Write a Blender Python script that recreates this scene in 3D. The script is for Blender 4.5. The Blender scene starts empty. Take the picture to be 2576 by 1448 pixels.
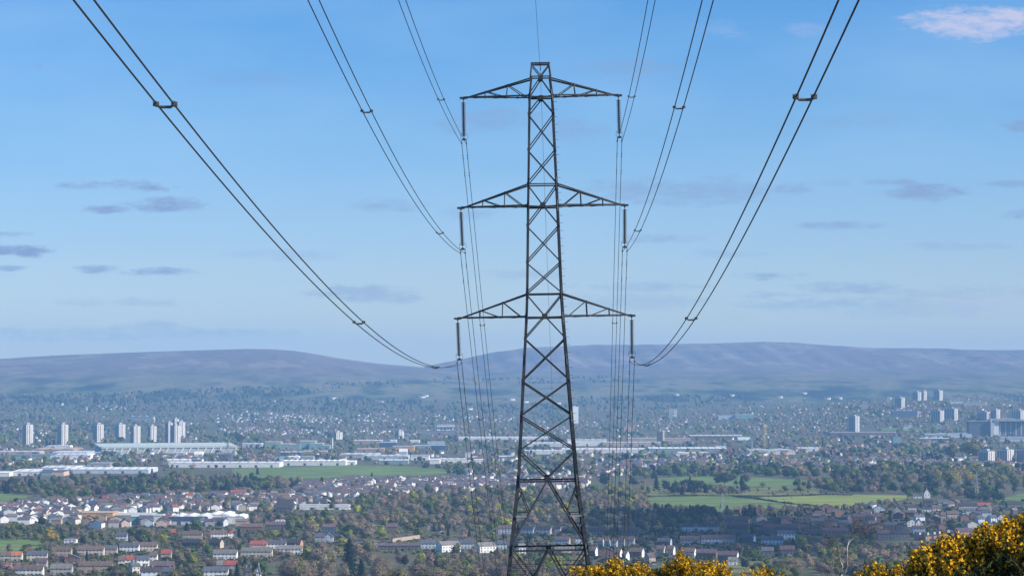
import bpy, bmesh, math, random
import numpy as np
from mathutils import Vector, Matrix, Euler

S = bpy.context.scene
COL = S.collection
R = math.radians

# ------------------------------------------------------------------ camera
FPX, CX, CY, EYE = 7153.0, 1287.5, 724.0, 950.0      # photo measured on a 2575 px wide print
TILT = math.atan((EYE - CY) / FPX)
cam_data = bpy.data.cameras.new('camera')
cam_data.sensor_width = 36.0
cam_data.lens = 36.0 * FPX / 2575.0
cam_data.clip_start = 0.5
cam_data.clip_end = 60000.0
cam = bpy.data.objects.new('camera', cam_data)
COL.objects.link(cam)
cam.location = (0, 0, 0)
cam.rotation_euler = (math.pi / 2 + TILT, 0, 0)
S.camera = cam

# ------------------------------------------------------------------ sun, sky, exposure
SUN_EL, SUN_AZ = 34.0, 108.0                            # azimuth clockwise from the view direction
sd = bpy.data.lights.new('sun', 'SUN')
sd.energy = 5.0
sd.angle = R(0.5)
sd.color = (1.0, 0.915, 0.79)
sun = bpy.data.objects.new('sun', sd)
COL.objects.link(sun)
to_sun = Vector((math.sin(R(SUN_AZ)) * math.cos(R(SUN_EL)), math.cos(R(SUN_AZ)) * math.cos(R(SUN_EL)), math.sin(R(SUN_EL))))
sun.rotation_euler = to_sun.to_track_quat('Z', 'Y').to_euler()
sun.location = to_sun * 500

S.view_settings.view_transform = 'Standard'
S.view_settings.look = 'None'
S.view_settings.gamma = 1.0
S.view_settings.exposure = 0.5

W = bpy.data.worlds.new('World')
S.world = W
W.use_nodes = True
wt = W.node_tree
wt.nodes.clear()
WN, WL = wt.nodes.new, wt.links.new


def wmath(op, a, b=None, c=None, clamp=False):
    n = WN('ShaderNodeMath'); n.operation = op; n.use_clamp = clamp
    for i, v in enumerate((a, b, c)):
        if v is None: continue
        if isinstance(v, (int, float)): n.inputs[i].default_value = v
        else: WL(v, n.inputs[i])
    return n.outputs[0]


sky = WN('ShaderNodeTexSky')
sky.sky_type = 'NISHITA'
sky.sun_disc = False
sky.sun_elevation = R(SUN_EL)
sky.sun_rotation = R(SUN_AZ)
sky.altitude = 190
sky.air_density = 1.0
sky.dust_density = 0.35
sky.ozone_density = 2.0
tc = WN('ShaderNodeTexCoord')
sx = WN('ShaderNodeSeparateXYZ'); WL(tc.outputs['Generated'], sx.inputs[0])
fy = wmath('MAXIMUM', sx.outputs['Y'], 0.05)
az = wmath('DIVIDE', sx.outputs['X'], fy)               # clouds sit in fixed directions of the sky
el = wmath('DIVIDE', sx.outputs['Z'], fy)
cc = WN('ShaderNodeCombineXYZ')
WL(wmath('MULTIPLY', az, 1.0), cc.inputs[0]); WL(wmath('MULTIPLY', el, 3.2), cc.inputs[1])
nz = WN('ShaderNodeTexNoise'); nz.inputs['Scale'].default_value = 110; nz.inputs['Detail'].default_value = 8; nz.inputs['Roughness'].default_value = 0.68
WL(cc.outputs[0], nz.inputs['Vector'])
nz2 = WN('ShaderNodeTexNoise'); nz2.inputs['Scale'].default_value = 26; nz2.inputs['Detail'].default_value = 4
WL(cc.outputs[0], nz2.inputs['Vector'])
nsum = wmath('ADD', wmath('MULTIPLY', nz.outputs['Fac'], 2.1), wmath('MULTIPLY', nz2.outputs['Fac'], 1.5))   # about 1.0
CLOUDS = [  # x, y, half width, half height, strength; (dark grey mauve ones)
    (285, 466, 190, 20, .85), (420, 517, 130, 24, .8), (262, 526, 80, 15, .8), (30, 630, 105, 20, .95),
    (20, 588, 75, 9, .5), (400, 684, 120, 15, .75), (240, 678, 62, 14, .7), (15, 674, 45, 9, .6),
    (965, 518, 130, 22, .42), (1210, 300, 170, 42, .35), (1440, 330, 110, 40, .35), (900, 738, 170, 26, .45),
    (1010, 752, 90, 16, .4), (1730, 480, 260, 52, .45), (1570, 170, 170, 36, .32), (1995, 474, 60, 20, .55), (2105, 464, 75, 16, .4),
    (2240, 459, 90, 14, .55), (2310, 482, 130, 26, .7), (2540, 462, 90, 10, .5), (2560, 538, 70, 18, .7),
    (2560, 318, 60, 22, .7), (2100, 568, 120, 12, .5), (1945, 693, 120, 15, .55), (2140, 722, 170, 20, .45),
    (1930, 742, 110, 14, .45), (2290, 735, 120, 12, .3), (1650, 600, 120, 14, .4), (1620, 720, 220, 16, .35),
    (210, 835, 330, 26, .32), (560, 838, 220, 16, .3), (390, 815, 60, 12, .3), (90, 165, 18, 16, .3),
    (2050, 764, 260, 20, .36), (2400, 738, 210, 24, .4), (1850, 640, 150, 16, .3), (2420, 620, 150, 16, .3), (700, 640, 170, 18, .22), (330, 760, 200, 16, .3), (1300, 690, 160, 16, .25), (2150, 300, 160, 26, .2), (640, 200, 200, 30, .16),
    (1560, 760, 300, 30, .25), (2250, 770, 330, 34, .22), (1180, 535, 90, 20, .3)]
PINK = [(2455, 58, 200, 48, .8), (2530, 40, 90, 34, .9), (2030, 72, 60, 26, .18), (2480, 760, 180, 44, .5), (1820, 72, 60, 30, .15)]


def cloud_mask(lst):
    acc = None
    for (px, py, rx, ry, st) in lst:
        dx = wmath('MULTIPLY_ADD', az, FPX / rx, -(px - CX) / rx)
        dy = wmath('MULTIPLY_ADD', el, FPX / ry, -(EYE - py) / ry)
        r2 = wmath('ADD', wmath('MULTIPLY', dx, dx), wmath('MULTIPLY', dy, dy))
        v = wmath('SUBTRACT', nsum, wmath('MULTIPLY_ADD', r2, 0.62, 1.30))
        v = wmath('MULTIPLY', v, 1.9 * st, clamp=True)
        v = wmath('MINIMUM', v, min(1, st * 1.15))
        acc = v if acc is None else wmath('MAXIMUM', acc, v)
    return acc


def wmix(f, a, b):
    n = WN('ShaderNodeMix'); n.data_type = 'RGBA'; n.clamp_factor = True
    if isinstance(f, (int, float)): n.inputs[0].default_value = f
    else: WL(f, n.inputs[0])
    for i, v in ((6, a), (7, b)):
        if isinstance(v, tuple): n.inputs[i].default_value = (*v, 1)
        else: WL(v, n.inputs[i])
    return n.outputs[2]


SKY_K = 0.094
hue = WN('ShaderNodeValToRGB')                          # deeper blue overhead, paler towards the horizon
e_ = hue.color_ramp.elements
e_[0].position, e_[0].color = 0.0, (0.90, 0.97, 1.16, 1)
e_[1].position, e_[1].color = 1.0, (0.28, 0.62, 1.04, 1)
k_ = e_.new(.33); k_.color = (0.60, 0.775, 1.15, 1)
k_ = e_.new(.62); k_.color = (0.43, 0.70, 1.08, 1)
WL(wmath('MULTIPLY', el, 1 / 0.145, clamp=True), hue.inputs[0])
tint = WN('ShaderNodeMix'); tint.data_type = 'RGBA'; tint.blend_type = 'MULTIPLY'; tint.inputs[0].default_value = 1.0
WL(sky.outputs[0], tint.inputs[6]); WL(hue.outputs[0], tint.inputs[7])
veil_n = WN('ShaderNodeTexNoise'); veil_n.inputs['Scale'].default_value = 9; veil_n.inputs['Detail'].default_value = 3
WL(cc.outputs[0], veil_n.inputs['Vector'])
veil = wmath('MULTIPLY', wmath('SUBTRACT', veil_n.outputs['Fac'], 0.42), 0.8, clamp=True)
c0 = wmix(veil, tint.outputs[2], (3.4, 5.2, 7.2))
c1 = wmix(cloud_mask(CLOUDS), c0, (1.95, 2.75, 4.6))
c2 = wmix(cloud_mask(PINK), c1, (4.3, 4.5, 6.2))
bg = WN('ShaderNodeBackground'); bg.inputs['Strength'].default_value = SKY_K
WL(c2, bg.inputs['Color'])
wo = WN('ShaderNodeOutputWorld'); WL(bg.outputs[0], wo.inputs[0])

S.render.engine = 'CYCLES'
S.cycles.max_bounces = 6
S.cycles.diffuse_bounces = 2
S.cycles.glossy_bounces = 2
S.cycles.transmission_bounces = 2
S.cycles.volume_bounces = 1
S.cycles.transparent_max_bounces = 24
S.cycles.use_denoising = True

# ------------------------------------------------------------------ helpers
rnd = random.Random(7)
RNG = np.random.default_rng(11)


def tag(o, label=None, cat=None, group=None, kind=None):
    if label: o['label'] = label
    if cat: o['category'] = cat
    if group: o['group'] = group
    if kind: o['kind'] = kind
    return o


def empty(name, loc=(0, 0, 0), rz=0.0):
    o = bpy.data.objects.new(name, None)
    o.empty_display_size = 0.5
    o.location = loc
    o.rotation_euler = (0, 0, rz)
    COL.objects.link(o)
    return o


def link(name, me, parent=None, loc=None, rz=None):
    o = bpy.data.objects.new(name, me)
    COL.objects.link(o)
    if parent: o.parent = parent
    if loc is not None: o.location = loc
    if rz is not None: o.rotation_euler = (0, 0, rz)
    return o


def copy_tree(o, parent=None):
    c = o.copy(); COL.objects.link(c)
    if parent: c.parent = parent
    for ch in list(o.children): copy_tree(ch, c)
    return c


def np_mesh(name, V, Fq, mat, colors=None, smooth=False, normals=None):
    """mesh from numpy arrays: V (n,3), Fq (m,3|4)"""
    me = bpy.data.meshes.new(name)
    n, k = len(Fq), Fq.shape[1]
    me.vertices.add(len(V)); me.vertices.foreach_set('co', np.ascontiguousarray(V, np.float32).ravel())
    me.loops.add(n * k); me.loops.foreach_set('vertex_index', np.ascontiguousarray(Fq, np.int32).ravel())
    me.polygons.add(n); me.polygons.foreach_set('loop_start', np.arange(0, n * k, k, dtype=np.int32))
    if smooth: me.polygons.foreach_set('use_smooth', np.ones(n, bool))
    me.update(calc_edges=True)
    if colors is not None:
        a = me.color_attributes.new('tone', 'FLOAT_COLOR', 'POINT')
        c4 = np.ones((len(V), 4), np.float32); c4[:, :3] = colors
        a.data.foreach_set('color', c4.ravel())
    if mat: me.materials.append(mat)
    if normals is not None:
        me.polygons.foreach_set('use_smooth', np.ones(n, bool))
        me.normals_split_custom_set_from_vertices(np.ascontiguousarray(normals, np.float32))
    return me


class MB:
    """collects simple shapes into ONE mesh"""
    def __init__(s): s.v, s.f, s.m, s.cur = [], [], [], 0

    def add(s, vs, fs):
        b = len(s.v); s.v += [tuple(v) for v in vs]
        for f in fs: s.f.append([b + i for i in f]); s.m.append(s.cur)

    def box(s, x0, x1, y0, y1, z0, z1):
        s.add([(x0, y0, z0), (x1, y0, z0), (x1, y1, z0), (x0, y1, z0), (x0, y0, z1), (x1, y0, z1), (x1, y1, z1), (x0, y1, z1)],
              [(0, 3, 2, 1), (4, 5, 6, 7), (0, 1, 5, 4), (1, 2, 6, 5), (2, 3, 7, 6), (3, 0, 4, 7)])

    def beam(s, p, q, w, h=None):
        p, q = Vector(p), Vector(q); d = q - p
        if d.length < 1e-6: return
        h = h or w
        d.normalize()
        a = d.cross(Vector((0, 0, 1)))
        if a.length < 0.01: a = d.cross(Vector((0, 1, 0)))
        a.normalize(); b = d.cross(a)
        a = a * w / 2; b = b * h / 2
        s.add([p - a - b, p + a - b, p + a + b, p - a + b, q - a - b, q + a - b, q + a + b, q - a + b],
              [(0, 1, 2, 3), (4, 7, 6, 5), (0, 4, 5, 1), (1, 5, 6, 2), (2, 6, 7, 3), (3, 7, 4, 0)])

    def angle(s, p, q, w, n1, n2, t=0.016):
        """rolled steel angle section running p to q with flanges along n1 and n2"""
        p, q, n1, n2 = Vector(p), Vector(q), Vector(n1), Vector(n2)
        d = (q - p).normalized()
        n1 = (n1 - d * n1.dot(d)).normalized(); n2 = (n2 - d * n2.dot(d)).normalized()
        for (a, b) in ((n1, n2), (n2, n1)):
            A, B = a * w, b * t
            o = Vector((0, 0, 0)) if a is n1 else b * 0 + a * t
            A = A - (a * t if a is not n1 else Vector((0, 0, 0)))
            s.add([p + o, p + o + A, p + o + A + B, p + o + B, q + o, q + o + A, q + o + A + B, q + o + B],
                  [(0, 1, 2, 3), (4, 7, 6, 5), (0, 4, 5, 1), (1, 5, 6, 2), (2, 6, 7, 3), (3, 7, 4, 0)])

    def tube(s, pts, rads, n=6, cap=True):
        pts = [Vector(p) for p in pts]
        if not hasattr(rads, '__len__'): rads = [rads] * len(pts)
        b = len(s.v)
        for i, p in enumerate(pts):
            d = (pts[min(i + 1, len(pts) - 1)] - pts[max(i - 1, 0)]).normalized()
            a = d.cross(Vector((0, 0, 1)))
            if a.length < 0.02: a = d.cross(Vector((0, 1, 0)))
            a.normalize(); c = d.cross(a)
            for k in range(n):
                t = 2 * math.pi * k / n
                s.v.append(tuple(p + (a * math.cos(t) + c * math.sin(t)) * rads[i]))
        for i in range(len(pts) - 1):
            for k in range(n):
                s.f.append([b + i * n + k, b + i * n + (k + 1) % n, b + (i + 1) * n + (k + 1) % n, b + (i + 1) * n + k]); s.m.append(s.cur)
        if cap:
            s.f.append([b + k for k in range(n)][::-1]); s.m.append(s.cur)
            e = b + (len(pts) - 1) * n
            s.f.append([e + k for k in range(n)]); s.m.append(s.cur)

    def lathe(s, prof, n=10, c=(0, 0, 0)):
        b = len(s.v)
        for (r, z) in prof:
            for k in range(n):
                t = 2 * math.pi * k / n
                s.v.append((c[0] + r * math.cos(t), c[1] + r * math.sin(t), c[2] + z))
        for i in range(len(prof) - 1):
            for k in range(n):
                s.f.append([b + i * n + k, b + i * n + (k + 1) % n, b + (i + 1) * n + (k + 1) % n, b + (i + 1) * n + k]); s.m.append(s.cur)
        s.f.append([b + k for k in range(n)][::-1]); s.m.append(s.cur)
        e = b + (len(prof) - 1) * n
        s.f.append([e + k for k in range(n)]); s.m.append(s.cur)

    def mesh(s, name, mats, smooth=False):
        me = bpy.data.meshes.new(name)
        me.from_pydata(s.v, [], s.f)
        for m in (mats if isinstance(mats, (list, tuple)) else [mats]): me.materials.append(m)
        me.polygons.foreach_set('material_index', s.m)
        if smooth: me.polygons.foreach_set('use_smooth', [True] * len(s.f))
        me.update()
        return me

    def build(s, name, mats, parent=None, loc=None, rz=None, smooth=False):
        return link(name, s.mesh(name, mats, smooth), parent, loc, rz)


# ------------------------------------------------------------------ materials
MATS = {}


def mat(name, col, rough=0.8, spec=0.3, var=0.0, scale=0.5, metal=0.0, rand=0.0, col2=None, detail=4, coord='Object', stretch=None, bump=0.0):
    """Principled with noise-driven colour variation and, for copies, a per-object shift"""
    if name in MATS: return MATS[name]
    m = bpy.data.materials.new(name); m.use_nodes = True
    t = m.node_tree; b = t.nodes['Principled BSDF']
    b.inputs['Roughness'].default_value = rough
    b.inputs['Specular IOR Level'].default_value = spec
    b.inputs['Metallic'].default_value = metal
    b.inputs['Base Color'].default_value = (*col, 1)
    out = None
    if var or col2:
        co = t.nodes.new('ShaderNodeTexCoord'); n = t.nodes.new('ShaderNodeTexNoise')
        n.inputs['Scale'].default_value = scale; n.inputs['Detail'].default_value = detail; n.inputs['Roughness'].default_value = .6
        if stretch:
            mp = t.nodes.new('ShaderNodeMapping'); mp.inputs['Scale'].default_value = stretch
            t.links.new(co.outputs[coord], mp.inputs[0]); t.links.new(mp.outputs[0], n.inputs['Vector'])
        else: t.links.new(co.outputs[coord], n.inputs['Vector'])
        r = t.nodes.new('ShaderNodeValToRGB')
        c_lo = tuple(c * (1 - var) for c in col); c_hi = col2 or tuple(min(1, c * (1 + var)) for c in col)
        r.color_ramp.elements[0].position = .36; r.color_ramp.elements[1].position = .64
        r.color_ramp.elements[0].color = (*c_lo, 1); r.color_ramp.elements[1].color = (*c_hi, 1)
        t.links.new(n.outputs['Fac'], r.inputs[0]); out = r.outputs[0]
        if bump:
            bp = t.nodes.new('ShaderNodeBump'); bp.inputs['Strength'].default_value = bump; bp.inputs['Distance'].default_value = 0.3
            t.links.new(n.outputs['Fac'], bp.inputs['Height']); t.links.new(bp.outputs[0], b.inputs['Normal'])
    if rand:
        oi = t.nodes.new('ShaderNodeObjectInfo'); h = t.nodes.new('ShaderNodeHueSaturation')
        mr = t.nodes.new('ShaderNodeMapRange'); mr.inputs[3].default_value = 1 - rand; mr.inputs[4].default_value = 1 + rand
        t.links.new(oi.outputs['Random'], mr.inputs[0]); t.links.new(mr.outputs[0], h.inputs['Value'])
        m2 = t.nodes.new('ShaderNodeMath'); m2.operation = 'FRACT'
        m1 = t.nodes.new('ShaderNodeMath'); m1.operation = 'MULTIPLY'; m1.inputs[1].default_value = 7.31
        t.links.new(oi.outputs['Random'], m1.inputs[0]); t.links.new(m1.outputs[0], m2.inputs[0])
        mh = t.nodes.new('ShaderNodeMapRange'); mh.inputs[3].default_value = .5 - rand * .07; mh.inputs[4].default_value = .5 + rand * .07
        t.links.new(m2.outputs[0], mh.inputs[0]); t.links.new(mh.outputs[0], h.inputs['Hue'])
        if out: t.links.new(out, h.inputs['Color'])
        else: h.inputs['Color'].default_value = (*col, 1)
        out = h.outputs[0]
    if out: t.links.new(out, b.inputs['Base Color'])
    MATS[name] = m
    return m


def tone_mat(name, rough=0.85, spec=0.1, var=0.25, scale=0.3, trans=0.0):
    """colour from the mesh's own per-thing tone"""
    m = bpy.data.materials.new(name); m.use_nodes = True
    t = m.node_tree; b = t.nodes['Principled BSDF']
    b.inputs['Roughness'].default_value = rough; b.inputs['Specular IOR Level'].default_value = spec
    a = t.nodes.new('ShaderNodeAttribute'); a.attribute_name = 'tone'
    co = t.nodes.new('ShaderNodeTexCoord'); n = t.nodes.new('ShaderNodeTexNoise')
    n.inputs['Scale'].default_value = scale; n.inputs['Detail'].default_value = 3
    t.links.new(co.outputs['Object'], n.inputs['Vector'])
    mr = t.nodes.new('ShaderNodeMapRange'); mr.inputs[1].default_value = .3; mr.inputs[2].default_value = .7
    mr.inputs[3].default_value = 1 - var; mr.inputs[4].default_value = 1 + var
    t.links.new(n.outputs['Fac'], mr.inputs[0])
    h = t.nodes.new('ShaderNodeHueSaturation'); t.links.new(mr.outputs[0], h.inputs['Value'])
    t.links.new(a.outputs['Color'], h.inputs['Color']); t.links.new(h.outputs[0], b.inputs['Base Color'])
    MATS[name] = m
    return m


def leafy(m, share=.35):
    """lets some light through: leaves and twigs are thin"""
    t = m.node_tree; b = t.nodes['Principled BSDF']; o = t.nodes['Material Output']
    tr = t.nodes.new('ShaderNodeBsdfTranslucent'); mx = t.nodes.new('ShaderNodeMixShader'); mx.inputs[0].default_value = share
    src = b.inputs['Base Color'].links
    if src: t.links.new(src[0].from_socket, tr.inputs[0])
    else: tr.inputs[0].default_value = b.inputs['Base Color'].default_value
    t.links.new(b.outputs[0], mx.inputs[1]); t.links.new(tr.outputs[0], mx.inputs[2]); t.links.new(mx.outputs[0], o.inputs['Surface'])
    return m


# ------------------------------------------------------------------ terrain
PD = np.array([-3000, -300, -40, 0, 15, 30, 80, 172, 272, 372, 472, 600, 800, 1500, 1800, 2100, 2400, 2800, 6500, 8000, 9500, 11000, 12500, 14000, 30000.])
PZ = np.array([60, 12, 1.5, -1.75, -3.1, -4.7, -10.4, -20.5, -44, -73, -100, -122, -134, -138, -141, -148, -157, -162, -163, -158, -141, -112, -78, -55, -50.])
_dd = np.arange(-3000, 24001, 5.0)
_zz = np.interp(_dd, PD, PZ)
_k = np.exp(-np.linspace(-2.5, 2.5, 41) ** 2); _k /= _k.sum()
_zs = np.convolve(np.pad(_zz, 20, mode='edge'), _k, 'valid')
_wl = np.clip((_dd - 250) / 300, 0, 1)
_zz = _zz * (1 - _wl) + _zs * _wl

LX = np.array([-900, -300, 0, 75, 150, 300, 450, 620, 690, 740, 800, 850, 950, 1040, 1120, 1250, 1450, 1700, 2200, 3400.])
LY = np.array([915, 908, 902, 897, 893, 887, 882, 877, 878, 882, 891, 900, 914, 921, 930, 950, 975, 992, 1000, 1000.])
RX = np.array([-900, 500, 800, 960, 1040, 1085, 1150, 1230, 1320, 1400, 1500, 1600, 1700, 1800, 1860, 1920, 2000, 2060, 2100, 2200, 2300, 2400, 2480, 2575, 2900, 3500.])
RY = np.array([1000, 990, 968, 946, 930, 919, 905, 888, 876, 871, 867, 868, 865, 863, 861, 859, 862, 867, 870, 875, 875, 879, 880, 880, 890, 905.])


def _sm(t):
    t = np.clip(t, 0, 1)
    return t * t * (3 - 2 * t)


def _wob(x, s, ph):
    return (np.sin(x / s + ph) + .6 * np.sin(x / (s * .43) + 1.7 * ph + 1) + .4 * np.sin(x / (s * .19) + 2.3 * ph + 2)) / 2


def gz(x, y):
    x = np.asarray(x, float); y = np.asarray(y, float)
    z = np.interp(y, _dd, _zz)
    z = z + 64 * np.exp(-((x - 1500) / 620) ** 2 - ((y - 9700) / 800) ** 2)
    z = z + 5 * _wob(x, 420, 1.0) * _wob(y, 900, 2.0) * np.clip((y - 6500) / 2500, 0, 1)
    yy = np.maximum(y, 500)
    p = CX + FPX * x / yy
    # left hill: gentle dome
    hl = (EYE - np.interp(p, LX, LY)) / FPX * 14800 + 0.35 * np.interp(y, _dd, _zz) * 0
    t = np.clip((y - 10800) / 4000, 0, 1)
    s = 0.35 * t + 0.65 * _sm(t)
    s = s * (1 - 0.0 * t)
    wl = _wob(x + y * .3, 900, .4) * 12 + _wob(x + y * .5, 330, 2.2) * 9 + _wob(x - y * .2, 120, .7) * 3
    zl = z * (1 - s) + hl * s + wl * np.sin(math.pi * t) * (1 - .4 * t)
    zl = np.where(y > 14800, hl - (y - 14800) * .03, zl)
    # right hill: long escarpment with gullies
    hr = (EYE - np.interp(p, RX, RY)) / FPX * 17200
    t1 = np.clip((y - 11200) / 3800, 0, 1); t2 = np.clip((y - 15000) / 2200, 0, 1)
    s = .40 * t1 + .60 * _sm(t2)
    zr = z * (1 - s) + hr * s
    g = np.abs(np.sin(x / 270 + .7 * np.sin(x / 410) + (y - 15000) / 1500)) + .55 * np.abs(np.sin(x / 96 + 1.3 + (y - 15000) / 1100)) + .3 * np.abs(np.sin(x / 47 + y / 600))
    zr = zr + (g - 1.0) * 40 * (.55 + .45 * _wob(x, 1300, .3)) * np.sin(math.pi * t2 ** .8) * _sm(t1)
    zr = zr + _wob(x + y * .4, 520, 1.1) * 9 * np.sin(math.pi * t1)
    zr = np.where(y > 17200, hr - (y - 17200) * .03, zr)
    return np.maximum(z, np.maximum(zl, zr))


def ray(px, py):
    r = (px - CX) / FPX; q = (CY - py) / FPX
    c, s_ = math.cos(TILT), math.sin(TILT)
    return np.array([r, c - q * s_, s_ + q * c])


_march = np.concatenate([np.arange(10, 3000, 8), np.arange(3000, 18000, 25.0)])


def at(px, py, d=None):
    """point where the sight line through a photo pixel meets the ground, or reaches distance d"""
    v = ray(px, py); v = v / v[1]
    if d is not None: return Vector((v[0] * d, d, v[2] * d))
    f = v[2] * _march - gz(v[0] * _march, _march)
    i = int(np.argmax(f < 0))
    if f[i] >= 0: i = len(_march) - 1
    a, b = _march[max(i - 1, 0)], _march[i]
    for _ in range(24):
        m = (a + b) / 2
        if v[2] * m - float(gz(v[0] * m, m)) < 0: b = m
        else: a = m
    return Vector((v[0] * b, b, float(gz(v[0] * b, b))))


def at_many(q):
    """the same for many pixels of the plain at once"""
    q = np.array(q, float).reshape(-1, 2); c, s_ = math.cos(TILT), math.sin(TILT)
    r = (q[:, 0] - CX) / FPX; t = (CY - q[:, 1]) / FPX
    vy = c - t * s_; vx, vz = r / vy, (s_ + t * c) / vy
    a = np.full(len(q), 700.0); b = np.full(len(q), 13500.0)
    for _ in range(26):
        m = (a + b) / 2; below = vz * m < gz(vx * m, m)
        b = np.where(below, m, b); a = np.where(below, a, m)
    z = gz(vx * b, b)
    return [Vector(p) for p in zip(vx * b, b, z)]


def mpp(y): return y / FPX                              # metres per photo pixel at distance y


def ground_material():
    m = bpy.data.materials.new('valley_ground'); m.use_nodes = True
    t = m.node_tree; b = t.nodes['Principled BSDF']; b.inputs['Roughness'].default_value = .95; b.inputs['Specular IOR Level'].default_value = .05
    co = t.nodes.new('ShaderNodeTexCoord')

    def noise(sc, det=4, st=(1, 1, 0)):
        mp = t.nodes.new('ShaderNodeMapping'); mp.inputs['Scale'].default_value = st
        n = t.nodes.new('ShaderNodeTexNoise'); n.inputs['Scale'].default_value = sc; n.inputs['Detail'].default_value = det; n.inputs['Roughness'].default_value = .62
        t.links.new(co.outputs['Object'], mp.inputs[0]); t.links.new(mp.outputs[0], n.inputs['Vector']); return n.outputs['Fac']

    def ramp(f, stops):
        r = t.nodes.new('ShaderNodeValToRGB'); e = r.color_ramp.elements
        e[0].position, e[0].color = stops[0][0], (*stops[0][1], 1); e[1].position, e[1].color = stops[-1][0], (*stops[-1][1], 1)
        for p, c in stops[1:-1]:
            k = e.new(p); k.color = (*c, 1)
        t.links.new(f, r.inputs[0]); return r.outputs[0]

    def mix(f, a, c):
        n = t.nodes.new('ShaderNodeMix'); n.data_type = 'RGBA'; t.links.new(f, n.inputs[0]); t.links.new(a, n.inputs[6]); t.links.new(c, n.inputs[7]); return n.outputs[2]
    a = ramp(noise(.035, 5), [(.30, (.065, .075, .04)), (.45, (.11, .115, .06)), (.55, (.125, .105, .08)), (.7, (.19, .165, .14))])
    c = ramp(noise(.011, 4), [(.35, (.10, .14, .05)), (.5, (.085, .085, .055)), (.65, (.13, .12, .10))])
    f = ramp(noise(.004, 3), [(.4, (0, 0, 0)), (.6, (1, 1, 1))])
    base = mix(f, a, c)
    t.links.new(base, b.inputs['Base Color'])
    return m


def hill_material():
    m = bpy.data.materials.new('moorland'); m.use_nodes = True
    t = m.node_tree; b = t.nodes['Principled BSDF']; b.inputs['Roughness'].default_value = .95; b.inputs['Specular IOR Level'].default_value = .05
    co = t.nodes.new('ShaderNodeTexCoord')

    def noise(sc, det=5, st=(1, 1, 1), ro=.6):
        mp = t.nodes.new('ShaderNodeMapping'); mp.inputs['Scale'].default_value = st
        n = t.nodes.new('ShaderNodeTexNoise'); n.inputs['Scale'].default_value = sc; n.inputs['Detail'].default_value = det; n.inputs['Roughness'].default_value = ro
        t.links.new(co.outputs['Object'], mp.inputs[0]); t.links.new(mp.outputs[0], n.inputs['Vector']); return n.outputs['Fac']

    def ramp(f, stops):
        r = t.nodes.new('ShaderNodeValToRGB'); e = r.color_ramp.elements
        e[0].position, e[0].color = stops[0][0], (*stops[0][1], 1); e[1].position, e[1].color = stops[-1][0], (*stops[-1][1], 1)
        for p, c in stops[1:-1]:
            k = e.new(p); k.color = (*c, 1)
        t.links.new(f, r.inputs[0]); return r.outputs[0]

    def mix(f, a, c):
        n = t.nodes.new('ShaderNodeMix'); n.data_type = 'RGBA'; t.links.new(f, n.inputs[0]); t.links.new(a, n.inputs[6]); t.links.new(c, n.inputs[7]); return n.outputs[2]
    moor = ramp(noise(.0034, 9, (1, .5, 1.6), .7), [(.34, (.085, .068, .080)), (.44, (.175, .138, .142)), (.50, (.12, .097, .108)), (.58, (.25, .20, .175)), (.66, (.12, .10, .105))])
    farm = ramp(noise(.0046, 5, (1, .35, 1)), [(.36, (.012, .020, .028)), (.43, (.038, .048, .044)), (.5, (.10, .12, .06)), (.58, (.19, .16, .12)), (.64, (.08, .098, .06)), (.7, (.03, .042, .038))])
    sz = t.nodes.new('ShaderNodeSeparateXYZ'); t.links.new(co.outputs['Object'], sz.inputs[0])
    mr = t.nodes.new('ShaderNodeMapRange'); mr.inputs[1].default_value = -40; mr.inputs[2].default_value = 60
    ad = t.nodes.new('ShaderNodeMath'); ad.operation = 'MULTIPLY_ADD'; ad.inputs[1].default_value = 130; t.links.new(noise(.0016, 4), ad.inputs[0]); ad.inputs[2].default_value = -65
    a2 = t.nodes.new('ShaderNodeMath'); a2.operation = 'ADD'; t.links.new(sz.outputs['Z'], a2.inputs[0]); t.links.new(ad.outputs[0], a2.inputs[1])
    t.links.new(a2.outputs[0], mr.inputs[0])
    t.links.new(mix(mr.outputs[0], farm, moor), b.inputs['Base Color'])
    return m


_us = np.concatenate([np.linspace(-.60, -.22, 40, endpoint=False), np.linspace(-.22, .22, 420, endpoint=False), np.linspace(.22, .60, 41)])
_ds = np.concatenate([np.arange(-120, 400, 8.0), np.arange(400, 3200, 30.0), np.arange(3200, 11400, 70.0)])
_dh = np.concatenate([[_ds[-1]], np.arange(11450, 19000, 50.0)])


def sheet(name, ds, m, kind='structure'):
    U, Dm = np.meshgrid(_us, ds)
    X = U * (np.maximum(Dm, 0) + 260); Z = gz(X, Dm)
    V = np.stack([X, Dm, Z], -1).reshape(-1, 3)
    nr, nc = Dm.shape
    i = (np.arange(nr - 1)[:, None] * nc + np.arange(nc - 1)[None, :]).ravel()
    Fq = np.stack([i, i + 1, i + nc + 1, i + nc], 1)
    o = link(name, np_mesh(name, V, Fq, m, smooth=True)); o['kind'] = kind
    return o


ground = sheet('ground', _ds, ground_material())
hills = sheet('hills', _dh, hill_material())

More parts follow.
